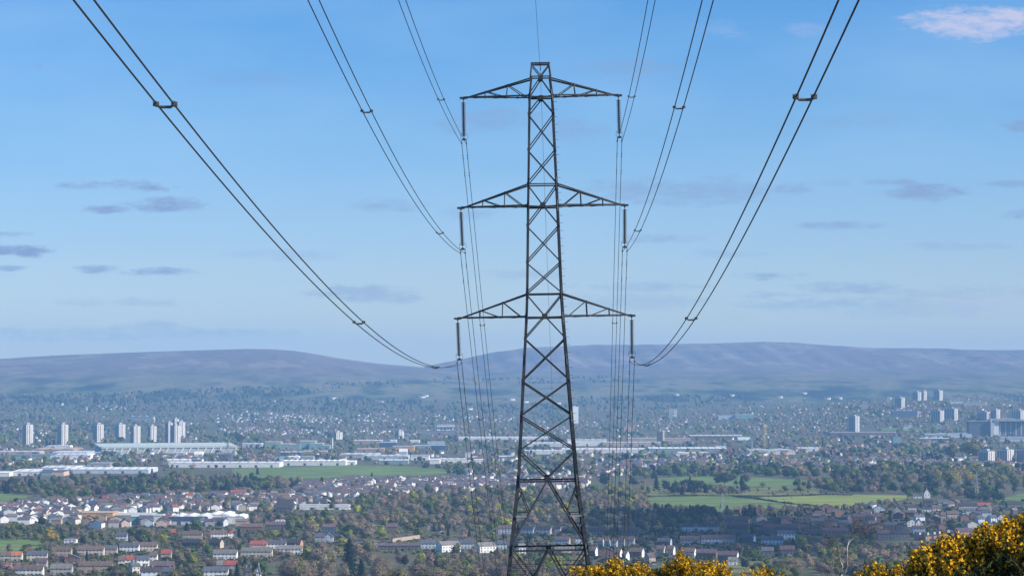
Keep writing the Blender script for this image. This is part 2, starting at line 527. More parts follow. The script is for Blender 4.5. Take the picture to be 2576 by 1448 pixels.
# ------------------------------------------------------------------ the pylon
STEEL = mat('painted_steel', (.042, .046, .054), rough=.55, spec=.4, var=.4, scale=.9, metal=.1)
STEEL_LT = mat('galvanised_and_sunlit_steel', (.42, .42, .40), rough=.5, spec=.5, var=.2, scale=2.0, metal=.3)
WIRE = mat('weathered_aluminium_cable', (.035, .036, .04), rough=.6, spec=.3)
FITTING = mat('dark_cast_fitting', (.05, .05, .055), rough=.5, spec=.4, metal=.3)
SPACER_M = mat('grey_clamp_metal', (.16, .155, .15), rough=.45, spec=.5, metal=.5)
PORCELAIN = mat('glazed_insulator', (.055, .06, .07), rough=.25, spec=.6)
TD = 172.0
TM = 1 / mpp(TD)                                        # photo pixels per metre at the pylon
BASE_Z = float(gz(2.03, TD)) - 0.1
LEAN = -R(0.97)
tower = tag(empty('lattice_pylon', (2.03 + BASE_Z * math.tan(LEAN) * -0 + 0.36, TD, BASE_Z)), 'tall dark steel lattice pylon with three pairs of crossarms in the centre', 'pylon')
tower.rotation_euler = (0, LEAN, 0)
TW = Matrix.Translation(tower.location) @ Matrix.Rotation(LEAN, 4, 'Y')


def zl(py): return at(1370, py, TD).z - BASE_Z


HY = [160, 193, 243, 288, 463, 520, 738, 798, 850, 905, 960, 1045, 1130, 1205, 1375, 1448, 1960]
HW = [21.5, 25.5, 31, 33, 38, 40, 46, 49, 52.5, 56.5, 61, 66, 72, 77, 97.5, 107, 170]


def hw(py): return float(np.interp(py, HY, HW)) / TM


BASE_PY = 1940.0
while zl(BASE_PY) < 0: BASE_PY -= 1
FACES = [lambda u, d: Vector((u, -d, 0)), lambda u, d: Vector((d, u, 0)), lambda u, d: Vector((-u, d, 0)), lambda u, d: Vector((-d, -u, 0))]


def fp(k, u, py):
    """point on face k of the body: u in -1..1 across it at photo height py"""
    h = hw(py); p = FACES[k](u * h, h); p.z = zl(py); return p


legs_y = [193, 243, 463, 520, 738, 798, 905, 1045, 1205, 1375, BASE_PY]
for sx_, sy_ in ((-1, -1), (1, -1), (1, 1), (-1, 1)):
    b = MB()
    for a, c in zip(legs_y[:-1], legs_y[1:]):
        w = np.interp((a + c) / 2, [200, 800, 1400], [.125, .158, .215])
        p = Vector((sx_ * hw(a), sy_ * hw(a), zl(a))); q = Vector((sx_ * hw(c), sy_ * hw(c), zl(c)))
        b.angle(p, q, w, (-sx_, 0, 0), (0, -sy_, 0), .022)
        e = (q - p).normalized()
        b.beam(q - e * .35 + Vector((-sx_ * w / 2, sy_ * .012, 0)), q + e * .35 + Vector((-sx_ * w / 2, sy_ * .012, 0)), w * .95, .02)   # splice plate
    leg = b.build('leg', STEEL, tower)
    if sx_ == 1 and sy_ == -1:                          # step bolts up one leg
        sb = MB()
        for py in np.arange(250, BASE_PY, 9.5):
            p = fp(0, 1, py); s_ = 1 if int(py / 9.5) % 2 else 0
            d = Vector((.17, 0, 0)) if s_ else Vector((0, -.17, 0))
            sb.beam(p, p + d, .022)
        sb.build('step_bolt', STEEL, leg)['kind'] = 'stuff'

br = MB()                                               # lattice of the body


def member(k, u0, y0, u1, y1, w, off=0.0):
    p, q = fp(k, u0, y0), fp(k, u1, y1)
    n = FACES[k](0, 1)
    p, q = p + n * off, q + n * off
    d = (q - p).normalized(); side = d.cross(n)
    br.angle(p, q, w * .82, side, -n, .014)


def gusset(k, u, py, s):
    p = fp(k, u, py); n = FACES[k](0, 1); t = FACES[k](1, 0)
    a = t * s; z = Vector((0, 0, s * .9))
    br.add([p - a - z + n * .02, p + a - z + n * .02, p + a + z + n * .02, p - a + z + n * .02, p - a - z - n * .02, p + a - z - n * .02, p + a + z - n * .02, p - a + z - n * .02],
           [(0, 1, 2, 3), (4, 7, 6, 5), (0, 4, 5, 1), (1, 5, 6, 2), (2, 6, 7, 3), (3, 7, 4, 0)])


for k in range(4):
    member(k, -1, 193, 1, 193, .09); member(k, -1, 244, 1, 244, .10)
    member(k, 0, 197, -1, 243, .085); member(k, 0, 197, 1, 243, .085); gusset(k, 0, 198, .14)
    member(k, 0, 248, -1, 288, .085); member(k, 0, 248, 1, 288, .085); gusset(k, 0, 248, .14)
    for a, c in ((288, 378), (378, 463), (568, 660), (660, 738), (850, 957), (957, 1045), (1045, 1132)):
        w = np.interp(a, [288, 1100], [.08, .10])
        member(k, -1, a, 1, c, w); member(k, 1, a, -1, c, w, -.05)
    for a, c, d in ((463, 516, 568), (738, 794, 852)):
        member(k, -1, a, 1, a, .09)
        member(k, -1, a, 0, c, .085); member(k, 1, a, 0, c, .085)
        member(k, -1, c + 3, 1, c + 3, .10)
        member(k, 0, c, -1, d, .085); member(k, 0, c, 1, d, .085); gusset(k, 0, c + 1, .16)
    member(k, -1, 1132, 0, 1200, .10); member(k, 1, 1132, 0, 1200, .10); gusset(k, 0, 1202, .16)
    member(k, -1, 1205, 1, 1205, .12)
    member(k, 0, 1205, -1, 1374, .125); member(k, 0, 1205, 1, 1374, .125)
    member(k, -1, 1375, 1, 1375, .13)
    gusset(k, 0, 1380, .14)
    member(k, 0, 1378, -.97, 1610, .125); member(k, 0, 1378, .97, 1610, .125)
    member(k, -1, 1610, 1, 1610, .12)
    for u in (-1, 1):
        member(k, u, 1612, 0, BASE_PY - 4, .1)
        # redundant members beside the big inverted V
        diag = lambda y, u=u: u * hw(1374) / hw(y) * (y - 1205) / 169.0
        member(k, u, 1207, diag(1288), 1288, .07)
        member(k, u, 1291, diag(1291), 1291, .06)
        member(k, u, 1232, u * .80, 1232, .04); member(k, u * .8, 1238, u, 1278, .06); member(k, u, 1238, u * .78, 1238, .035)
        member(k, u, 1293, diag(1336), 1336, .06)
        member(k, u, 1337, diag(1337), 1337, .045); member(k, u, 1331, diag(1331), 1331, .03)
        d2 = lambda y, u=u: u * .97 * hw(1610) / hw(y) * (y - 1378) / 232.0
        member(k, u, 1377, d2(1455), 1455, .09); member(k, u, 1425, d2(1425), 1425, .05); member(k, u, 1415, d2(1415) * 1.25, 1415, .03)
        member(k, u, 1490, d2(1490), 1490, .06); member(k, u, 1455, d2(1490), 1490, .05)
for y_ in (244, 519, 797, 1205, 1375):                  # diaphragm bracing
    a, c, d, e = (Vector((s1 * hw(y_), s2 * hw(y_), zl(y_))) for s1, s2 in ((-1, -1), (1, -1), (1, 1), (-1, 1)))
    if y_ < 1200: br.beam(a, d, .07); br.beam(c, e, .07)
br.build('bracing', STEEL, tower)

pk = MB()                                               # earth wire peak: open frame with a top bar
for k in (0, 2):
    for u in (-1, 1):
        pk.beam(fp(k, u, 193), fp(k, u, 161), .07)
        pk.beam(fp(k, u, 164), fp(k, 0, 192), .055)
    pk.beam(fp(k, -1.12, 161), fp(k, 1.12, 161), .08, .10)
for u in (-1, 1):
    pk.beam(fp(0, u, 161), fp(2, -u, 161), .09)
    pk.beam(fp(0, u, 193), fp(2, -u, 163), .05)
pk.beam(fp(0, 0, 161), fp(2, 0, 161), .1)
pk.build('peak_frame', STEEL, tower)

ARMS = [(197, 244, 195.5, 243.5, 'top'), (463, 519, 206.5, 519.5, 'middle'), (738, 797, 219, 797, 'bottom')]
TIPS = {}
for (yt, yb, half, ytip, lev) in ARMS:
    for s_ in (-1, 1):
        tip = Vector((s_ * half / TM, 0, zl(ytip))); TIPS[(lev, s_)] = tip
        b = MB()
        ht, hb = hw(yt), hw(yb)
        tops = [Vector((s_ * ht, q * ht, zl(yt))) for q in (-1, 1)]; bots = [Vector((s_ * hb, q * hb, zl(yb))) for q in (-1, 1)]
        end = [tip + Vector((0, q * .07, 0)) for q in (-1, 1)]
        for q in (0, 1):
            b.angle(tops[q], end[q], .092, (0, 1 - 2 * q, 0), (0, 0, -1), .02)
            b.angle(bots[q], end[q], .088, (0, 1 - 2 * q, 0), (0, 0, 1), .02)
            for f0, f1 in ((.34, .05), (.67, .36)):
                t = tops[q].lerp(end[q], f0); m_ = bots[q].lerp(end[q], f0); c = bots[q].lerp(end[q], f1)
                b.beam(t, m_, .042); b.beam(t, c, .048)
        for i, f in enumerate((.17, .34, .5, .67, .84)):
            b.beam(bots[0].lerp(end[0], f), bots[1].lerp(end[1], f), .05)
            g = (0, .17, .34, .5, .67)[i]
            b.beam(bots[i % 2].lerp(end[i % 2], g), bots[1 - i % 2].lerp(end[1 - i % 2], f), .045)
            if f in (.34, .67): b.beam(tops[0].lerp(end[0], f), tops[1].lerp(end[1], f), .05)
        b.box(tip.x - .22, tip.x + .22, -.09, .09, tip.z - .06, tip.z + .06)
        b.build('cross_arm', STEEL, tower)
# plates low on the body
pl = MB()
p = fp(0, .05, 1412)
pl.box(p.x - .22, p.x + .24, p.y - .03, p.y, p.z - .07, p.z + .07)
pl.build('warning_plate', mat('yellow_green_plate', (.17, .20, .06), rough=.5, var=.15, scale=6), tower)
pl = MB(); pl.box(p.x - .06, p.x + .14, p.y - .035, p.y - .005, p.z - .30, p.z - .09)
pl.build('number_plate', mat('blue_plate', (.10, .18, .26), rough=.5), tower)
# anti-climbing frame near the foot of the picture
for u in (-1, 1):
    ac = MB()
    c = fp(0, u * .78, 1420)
    for (a, d) in (((-.5, .35), (.5, .35)), ((-.5, -.35), (.5, -.35)), ((-.5, .35), (-.5, -.35)), ((.5, .35), (.5, -.35)), ((0, .35), (0, -.35)), ((-.5, 0), (.5, 0))):
        ac.beam(c + Vector((a[0], -.05, a[1])), c + Vector((d[0], -.05, d[1])), .03)
    ac.build('climbing_guard', STEEL, tower)
for k, u in ((0, -1), (0, 1)):                          # pale bars laid over two struts to paint the sunlight on them
    b = MB(); a = fp(k, u * .93, 1292.5) - Vector((0, .07, 0)); c = fp(k, u * .62, 1292.5) - Vector((0, .07, 0))
    b.beam(a, c, .08); b.build('sunlit_strut', STEEL_LT, tower)

# ------------------------------------------------------------------ insulators and conductors
YOKE = {('top', -1): (1167, 362), ('top', 1): (1558, 356), ('middle', -1): (1164, 637), ('middle', 1): (1571, 632),
        ('bottom', -1): (1155.5, 914), ('bottom', 1): (1589.5, 909)}
SIDE = {-1: 'left', 1: 'right'}
disc = MB(); disc.lathe([(.055, .05), (.06, .045), (.075, .022), (.136, .004), (.140, -.022), (.07, -.034), (.055, -.05)], 12)
DISC = disc.mesh('insulator_disc', PORCELAIN, True)
FRONT = {('bottom', -1): [(1092, 930), (900, 812), (417, 258), (215, 0)], ('middle', -1): [(1102, 588), (920, 283), (790, 0)],
         ('top', -1): [(1107, 250), (1012, 0)], ('top', 1): [(1590, 243), (1637, 0)], ('middle', 1): [(1605, 583), (1708, 272), (1778, 0)],
         ('bottom', 1): [(1622, 922), (1745, 803), (2022, 248), (2132, 0)]}
BACK = {('top', -1): [(1178.6, 469), (1224.6, 939), (1273, 1385)], ('middle', -1): [(1196, 939), (1254.6, 1448)], ('bottom', -1): [(1161, 939), (1214, 1448)],
        ('top', 1): [(1553, 536), (1544, 939), (1529, 1355)], ('middle', 1): [(1567, 700), (1561, 939), (1548, 1355)], ('bottom', 1): [(1587, 960), (1574, 1355)]}


def proj_np(x, y, z):
    c, s_ = math.cos(TILT), math.sin(TILT)
    f = y * c + z * s_; u = z * c - y * s_
    return CX + FPX * x / f, CY - FPX * u / f


def slope_fit(p0, pts, sgn, b, c, smax, a0, span=.012):
    """sideways drift of a span so that it runs through the places the photo shows"""
    s_ = np.linspace(0, smax, 1500); best = (1e9, a0)
    for a in np.linspace(a0 - span, a0 + span, 61):
        u, v = proj_np(p0.x + a * s_, TD + sgn * s_, p0.z + b * s_ + c * s_ * s_)
        e = sum(np.min(np.hypot(u - q[0], v - q[1])) ** 2 for q in pts)
        if e < best[0]: best = (e, a)
    return best[1]


FB, FC, BB, BC = -.02364, .000418, -.3653, .0002073
spacer_b = MB()
spacer_b.tube([(-.15, 0, 0), (-.09, 0, -.05), (.09, 0, -.05), (.15, 0, 0)], [.022, .026, .026, .022], 8)
for q in (-.15, .15):
    spacer_b.tube([(q, -.07, 0), (q, .07, 0)], [.042, .042], 8); spacer_b.box(q - .05, q + .05, -.03, .03, -.035, .035)
SPACER = spacer_b.mesh('spacer', SPACER_M)
damp = MB()
damp.tube([(0, -.17, -.07), (0, .17, -.07)], .008, 5)
damp.box(-.012, .012, -.02, .02, -.07, .01)
for q in (-1, 1): damp.tube([(0, q * .17, -.07), (0, q * .26, -.07)], [.034, .03], 8)
DAMP = damp.mesh('vibration_damper', FITTING)

for (lev, s_), ypx in YOKE.items():
    tip = TW @ TIPS[(lev, s_)]
    yk = at(ypx[0], ypx[1], TD)                         # centre between the two cables
    root = tag(empty('insulator_string', tip), 'string of grey insulator discs hanging from the %s end of the %s crossarm' % (SIDE[s_], lev), 'insulator', 'insulator strings on the pylon')
    v = yk - tip; L = v.length; d = v.normalized()
    rot = Vector((0, 0, -1)).rotation_difference(d)
    b = MB(); b.tube([d * .04, d * (L - .22)], .022, 6); b.box(-.05, .05, -.03, .03, -.12, .02)
    b.build('hanger_rod', FITTING, root)
    n = 18; zs = np.linspace(.30, L - .52, n)
    for z_ in zs:
        o = link('insulator_disc', DISC, root); o.location = d * z_; o.rotation_mode = 'QUATERNION'; o.rotation_quaternion = rot
    b = MB(); c = d * (L - .2)
    b.add([c + Vector(p) for p in ((-.05, -.02, .14), (.05, -.02, .14), (.17, -.02, 0), (-.17, -.02, 0), (-.05, .02, .14), (.05, .02, .14), (.17, .02, 0), (-.17, .02, 0))],
          [(3, 2, 1, 0), (4, 5, 6, 7), (0, 1, 5, 4), (1, 2, 6, 5), (2, 3, 7, 6), (3, 0, 4, 7)])
    b.build('yoke_plate', FITTING, root)
    for q in (-1, 1):
        b = MB(); b.tube([c + Vector((q * x, 0, z)) for x, z in ((.1, .04), (.19, .12), (.21, .3), (.16, .42), (.12, .38))], .013, 6)
        b.build('arcing_horn', FITTING, root)
        b = MB(); e = yk - tip + Vector((q * .14, 0, 0))
        b.tube([e + Vector((0, 0, .2)), e], .018, 6); b.tube([e + Vector((0, -.2, -.01)), e + Vector((0, 0, .035)), e + Vector((0, .2, -.01))], [.03, .05, .03], 8)
        b.build('suspension_clamp', FITTING, root)
    af = slope_fit(yk, FRONT[(lev, s_)], -1, FB, FC, 165, -.0196)
    ab = slope_fit(yk, BACK[(lev, s_)], 1, BB, BC, 120, .0266)
    fr = lambda t, yk=yk, af=af: Vector((yk.x + af * t, TD - t, yk.z + FB * t + FC * t * t))
    bk = lambda t, yk=yk, ab=ab: Vector((yk.x + ab * t, TD + t, yk.z + BB * t + BC * t * t))
    ts_f = list(np.concatenate([np.arange(320, 160, -8.0), np.arange(160, 20, -2.0), np.arange(20, 0, -1.0)]))
    ts_b = list(np.concatenate([np.arange(0, 20, 1.0), np.arange(20, 150, 3.0), np.arange(150, 340, 10.0)]))
    for q in (-1, 1):
        o_ = Vector((q * .14, 0, 0))
        mb = MB(); mb.tube([fr(t) + o_ for t in ts_f] + [bk(t) + o_ for t in ts_b], .0165, 6)
        w = tag(mb.build('overhead_cable', WIRE), '%s cable of the twin pair hung from the %s end of the %s crossarm' % (SIDE[q], SIDE[s_], lev), 'cable', 'power cables')
        for t in (1.7, 4.1):
            dp = link('vibration_damper', DAMP, w, bk(t) + o_); dp.rotation_euler = (math.atan(BB), 0, 0)
    for ts, fn, sl, where in ((31, fr, 1, 'near side of the pylon, first from its insulator'), (82.4, fr, 1, 'near side of the pylon, second from its insulator'), (125.5, fr, 1, 'near side of the pylon, third from its insulator'),
                              (29, bk, -1, 'far side of the pylon, first below its insulator'), (80, bk, -1, 'far side of the pylon, second below its insulator')):
        p = fn(ts)
        if ts > 120 and lev != 'bottom': continue
        if ts > 60 and fn is bk and proj_np(p.x, p.y, p.z)[1] > 1448: continue
        if fn is fr and proj_np(p.x, p.y, p.z)[1] < 0: continue
        so = link('spacer', SPACER, None, p)
        dz = (fn(ts + .5) - fn(ts - .5)); so.rotation_euler = (math.atan2(dz.z, dz.y) if fn is bk else math.atan2(-dz.z, -dz.y), 0, 0)
        tag(so, '%s %s twin-cable spacer, %s' % (lev, SIDE[s_], where.replace(' of the pylon', '')), 'spacer', 'spacers clamped between twin cables')
# earth wire over the peak
e0 = TW @ (fp(0, 0, 161) * .5 + fp(2, 0, 161) * .5) + Vector((0, 0, -.35))
af, ab = -.0165, .0266
mb = MB()
mb.tube([Vector((e0.x + af * t, TD - t, e0.z + FB * t + FC * .8 * t * t)) for t in range(320, 0, -4)] + [Vector((e0.x + ab * t, TD + t, e0.z + BB * t + BC * t * t)) for t in range(0, 340, 4)], .0095, 5)
ew = tag(mb.build('earth_wire', WIRE), 'single thin wire running over the very top of the pylon', 'cable')
mb = MB(); mb.tube([e0, e0 + Vector((0, 0, .35))], .025, 6); mb.tube([e0 + Vector((0, -.15, 0)), e0 + Vector((0, .15, 0))], .035, 6)
mb.build('wire_clamp', FITTING, tower).matrix_parent_inverse = TW.inverted()

# ------------------------------------------------------------------ fields and roads
PAN = {'A': (0, 1500, .16661), 'B': (0, 1820, .16661), 'C': (640, 1500, .16661), 'D': (640, 1820, .16661), 'E': (1280, 1500, .16661), 'F': (1280, 1820, .16661),
       'G': (1920, 1500, .16661), 'H': (1920, 1820, .16661), 'I': (2560, 1440, .16661), 'J': (2560, 1760, .18474), 'K': (3200, 1440, .16661), 'L': (3200, 1760, .18474)}


def pp(p, x, y):
    a, b, k = PAN[p]
    return a * .67057 + x * k, b * .67057 + y * k



GRASS = mat('pasture', (.135, .195, .065), rough=.95, spec=.05, var=.34, scale=.03, detail=9, stretch=(.35, 1, 1))
GRASS_Y = mat('yellowish_pasture', (.215, .255, .07), rough=.95, spec=.05, var=.3, scale=.03, detail=9, stretch=(.35, 1, 1))
ROUGH = mat('rough_grassland', (.15, .16, .07), rough=.95, spec=.05, var=.45, scale=.025, detail=6)


def field(name, pts, m, lift=.35):
    """a patch of land laid over the ground sheet; outline given on the photo"""
    P = [at(*p) for p in pts]
    bm = bmesh.new()
    vs = [bm.verts.new((p.x, p.y, p.z + lift)) for p in P]
    f = bm.faces.new(vs); bmesh.ops.triangulate(bm, faces=[f])
    bmesh.ops.subdivide_edges(bm, edges=bm.edges[:], cuts=5, use_grid_fill=True)
    bmesh.ops.triangulate(bm, faces=bm.faces[:])
    for v in bm.verts: v.co.z = float(gz(v.co.x, v.co.y)) + lift
    bm.normal_update()
    for f in bm.faces:
        if f.normal.z < 0: f.normal_flip()
    me = bpy.data.meshes.new(name); bm.to_mesh(me); bm.free(); me.materials.append(m)
    o = link(name, me); o['kind'] = 'structure'
    return o


field('field', [(580, 1179), (660, 1175), (900, 1169), (1075, 1174), (1140, 1182), (1130, 1192), (900, 1200), (740, 1206), (600, 1207)], GRASS)
field('field', [(1600, 1254), (1700, 1246), (1870, 1248), (1975, 1266), (1985, 1275), (1940, 1287), (1690, 1292), (1640, 1275)], GRASS)
field('field', [(1905, 1250), (2100, 1243), (2290, 1245), (2290, 1253), (2200, 1268), (2110, 1279), (1990, 1272)], GRASS_Y, .36)
field('field', [(1640, 1203), (1780, 1196), (1900, 1201), (2000, 1206), (2090, 1208), (2085, 1222), (1980, 1226), (1770, 1220), (1660, 1214)], GRASS)
field('field', [(1600, 1232), (1650, 1214), (1780, 1222), (2060, 1228), (2060, 1242), (1890, 1247), (1600, 1250)], ROUGH)
field('field', [(-40, 1242), (20, 1241), (90, 1245), (70, 1272), (-40, 1282)], GRASS)
field('field', [(-60, 1357), (70, 1357), (105, 1362), (100, 1378), (40, 1392), (-60, 1396)], GRASS)
field('field', [(-60, 1344), (18, 1343), (24, 1351), (-60, 1353)], GRASS, .36)
field('field', [(2240, 1437), (2300, 1424), (2330, 1422), (2330, 1460), (2230, 1460)], GRASS)
field('field', [(2500, 1258), (2575, 1240), (2620, 1240), (2620, 1262), (2520, 1266)], GRASS)
field('field', [(1780, 1424), (1850, 1405), (1930, 1412), (1900, 1440), (1790, 1440)], ROUGH)
ASPHALT = mat('asphalt', (.10, .10, .105), rough=.9, var=.2, scale=.05)
for pts in ([pp('D', 330, 1005), pp('D', 420, 1000), pp('D', 640, 1112), pp('D', 520, 1118)], [pp('F', 1400, 620), pp('F', 1540, 610), pp('F', 1560, 740), pp('F', 1480, 760)], [pp('B', 1700, 1080), pp('B', 2250, 1060), pp('B', 2250, 1085), pp('B', 1700, 1105)],
            [pp('D', 1080, 985), pp('D', 1560, 985), pp('D', 1560, 1000), pp('D', 1080, 1000)], [pp('H', 1800, 950), pp('H', 2576, 935), pp('H', 2576, 955), pp('H', 1800, 968)], [pp('L', 780, 1000), pp('L', 1200, 960), pp('L', 1200, 990), pp('L', 800, 1040)], [pp('F', 0, 850), pp('F', 760, 830), pp('F', 760, 850), pp('F', 0, 880)]):
    field('road', pts, ASPHALT, .4)
field('field', [(2215, 1075), (2330, 1078), (2330, 1084), (2210, 1083)], GRASS)

# ------------------------------------------------------------------ trees
KIND = {  # colour, rough size m
    'bare': ((.27, .215, .155), 12), 'budding': ((.20, .195, .065), 12), 'green': ((.12, .175, .045), 12), 'lime': ((.37, .38, .05), 11),
    'gold': ((.40, .31, .07), 14), 'conifer': ((.008, .018, .014), 16), 'pink': ((.52, .34, .33), 8), 'dark': ((.050, .068, .040), 12), 'mauve': ((.215, .16, .145), 12)}
TREE_MAT = {k: leafy(mat('crown_' + k, c, rough=.9, spec=.08, var=.28, scale=.35, rand=.16), .4 if k != 'conifer' else .05) for k, (c, _) in KIND.items()}
BARK = mat('bark', (.10, .085, .07), rough=.95, var=.3, scale=2)


def crown(kind, seed, n):
    """unit-height crown: many small leaf or twig faces through its volume"""
    g = np.random.default_rng(seed)
    if kind == 'conifer':
        t = g.random(n) ** 1.0; z = .03 + .97 * t
        r = (1 - t) ** .72 * .27 * (0.65 + .35 * np.sin(t * 46 + g.random(n))) + .012
        a = g.random(n) * 2 * np.pi; k = .55 + .45 * g.random(n)
        C = np.stack([r * k * np.cos(a), r * k * np.sin(a), z], 1)
        out = np.stack([np.cos(a), np.sin(a), -.35 + 0 * a], 1); s = .75 / math.sqrt(n)
        asp = 1.0
    else:
        wide = {'pink': .42, 'gold': .30, 'lime': .36}.get(kind, .34)
        nl = 11; lc = g.normal(size=(nl, 3)); lc /= np.linalg.norm(lc, axis=1)[:, None]
        lc *= (g.random(nl) ** .4)[:, None] * np.array([wide * .72, wide * .72, .33]); lc[:, 2] += .53
        lr = .15 + .11 * g.random(nl); lc[:, :2] *= (1.15 - .5 * np.clip(lc[:, 2:] - .5, 0, 1))
        i = g.integers(0, nl, n)
        d = g.normal(size=(n, 3)); d /= np.linalg.norm(d, axis=1)[:, None]
        C = lc[i] + d * (lr[i] * (.45 + .55 * g.random(n)))[:, None]
        C[:, 2] = np.clip(C[:, 2], .05, .97)
        out = d + .5 * (C - np.array([0, 0, .55])); out[:, 2] += .25
        s = (.62 if kind in ('bare', 'mauve') else .80) / math.sqrt(n); asp = 1.0
        if kind in ('bare', 'mauve'): asp = 2.6
    out = out + g.normal(size=(n, 3)) * .25; out /= np.linalg.norm(out, axis=1)[:, None]
    u = np.cross(out, g.normal(size=(n, 3))); u /= np.linalg.norm(u, axis=1)[:, None]
    v = np.cross(out, u)
    sz = (s * (.6 + .8 * g.random(n)))[:, None]
    u, v = u * sz * math.sqrt(asp), v * sz / math.sqrt(asp)
    V = np.stack([C - u - v, C + u - v * .6, C + u * .7 + v, C - u * .8 + v * .8], 1).reshape(-1, 3)
    V[:, 2] = np.clip(V[:, 2], .02, 1.02)
    F = np.arange(4 * n).reshape(n, 4)
    N = V - np.array([0, 0, .48]) if kind != 'conifer' else V * np.array([1, 1, 0]) + np.array([0, 0, .12])
    N = N / (np.linalg.norm(N, axis=1)[:, None] + 1e-6) + .5 * np.repeat(out, 4, 0); N /= np.linalg.norm(N, axis=1)[:, None]
    return V, F, N


def trunk_mesh(kind, seed):
    g = random.Random(seed); b = MB()
    b.tube([(0, 0, -.04), (0.004, 0, .12), (.0, .006, .34), (0, 0, .62 if kind != 'conifer' else .9)], [.026, .020, .015, .006], 6)
    if kind != 'conifer':
        for i in range(6):
            a = i * 1.05 + g.random(); z = .2 + .06 * i
            b.tube([(0, 0, z), (.10 * math.cos(a), .10 * math.sin(a), z + .13), (.2 * math.cos(a), .2 * math.sin(a), z + .28)], [.012, .008, .003], 4)
    return b.mesh('trunk', BARK)


_tc = {}


def tree_proto(kind, k):
    if (kind, k) not in _tc:
        V, F, N = crown(kind, hash(kind) % 1 + k * 13 + sum(map(ord, kind)), {'bare': 760, 'mauve': 760, 'conifer': 1500}.get(kind, 620))
        _tc[(kind, k)] = (np_mesh('crown', V, F, TREE_MAT[kind], normals=N), trunk_mesh(kind, k))
    return _tc[(kind, k)]


NAMES = {'bare': 'bare_tree', 'budding': 'budding_tree', 'green': 'leafy_tree', 'lime': 'leafy_tree', 'gold': 'willow_tree', 'conifer': 'conifer_tree', 'pink': 'blossom_tree', 'dark': 'evergreen_tree', 'mauve': 'bare_tree'}
N_TREES = 0


def tree(kind, loc, h, label, group=None, wide=1.0):
    global N_TREES
    N_TREES += 1
    cm, tm = tree_proto(kind, rnd.randrange(4))
    r = tag(empty(NAMES[kind], loc, rnd.random() * 6.28), label, 'tree', group)
    r.scale = (h * wide * 1.15, h * wide * 1.15, h)
    link('crown', cm, r); link('trunk', tm, r)
    return r


# ------------------------------------------------------------------ houses
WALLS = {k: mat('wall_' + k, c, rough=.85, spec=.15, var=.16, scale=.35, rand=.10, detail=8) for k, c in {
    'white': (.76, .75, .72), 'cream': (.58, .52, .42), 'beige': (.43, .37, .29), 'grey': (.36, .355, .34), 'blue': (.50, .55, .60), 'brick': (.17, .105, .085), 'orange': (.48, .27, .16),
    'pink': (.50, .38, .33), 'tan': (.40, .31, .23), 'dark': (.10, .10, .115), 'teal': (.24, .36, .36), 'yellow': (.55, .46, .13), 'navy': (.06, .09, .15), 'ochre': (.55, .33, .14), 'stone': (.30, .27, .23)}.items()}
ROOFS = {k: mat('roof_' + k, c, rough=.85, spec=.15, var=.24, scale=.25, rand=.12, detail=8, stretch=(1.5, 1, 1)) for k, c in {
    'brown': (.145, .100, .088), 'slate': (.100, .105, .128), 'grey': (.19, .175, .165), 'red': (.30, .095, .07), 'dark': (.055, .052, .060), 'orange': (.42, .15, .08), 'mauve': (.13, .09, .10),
    'white': (.74, .74, .74), 'pale': (.52, .53, .53), 'tan': (.44, .35, .27), 'green': (.42, .50, .47), 'blue': (.30, .36, .44), 'lead': (.30, .31, .33)}.items()}
GLASS = mat('window_glass', (.03, .035, .045), rough=.15, spec=.6)
FRAME = mat('white_window_frame', (.7, .7, .7), rough=.5)
wb = MB(); wb.cur = 1
wb.box(-.62, .62, -.06, .05, 0, .08); wb.box(-.62, .62, -.06, .05, 1.22, 1.3); wb.box(-.62, -.54, -.06, .05, .08, 1.22); wb.box(.54, .62, -.06, .05, .08, 1.22); wb.box(-.04, .04, -.06, .05, .08, 1.22)
wb.cur = 0; wb.box(-.54, -.04, -.03, .05, .08, 1.22); wb.box(.04, .54, -.03, .05, .08, 1.22)
WINDOW = wb.mesh('window', [GLASS, FRAME])
db = MB(); db.cur = 0; db.box(-.5, .5, -.05, .04, 0, 2.1); db.cur = 1; db.box(-.58, -.5, -.07, .04, 0, 2.16); db.box(.5, .58, -.07, .04, 0, 2.16); db.box(-.5, .5, -.07, .04, 2.1, 2.16)
DOOR = db.mesh('door', [mat('front_door', (.12, .06, .05), rough=.5), FRAME])
HOUSE_BOXES = []                                         # where the houses show on the photo, so that trees keep clear of them
N_HOUSES = 0


def house_shell(w, d, e, r, hip, wall_m):
    b = MB()
    g = 0 if hip else r
    b.add([(-w / 2, -d / 2, -1.5), (w / 2, -d / 2, -1.5), (w / 2, d / 2, -1.5), (-w / 2, d / 2, -1.5), (-w / 2, -d / 2, e), (w / 2, -d / 2, e), (w / 2, d / 2, e), (-w / 2, d / 2, e), (-w / 2, 0, e + g), (w / 2, 0, e + g)],
          [(0, 1, 5, 4), (2, 3, 7, 6), (1, 2, 6, 9, 5), (3, 0, 4, 8, 7)] if g else [(0, 1, 5, 4), (2, 3, 7, 6), (1, 2, 6, 5), (3, 0, 4, 7)])
    return b.mesh('wall', wall_m)


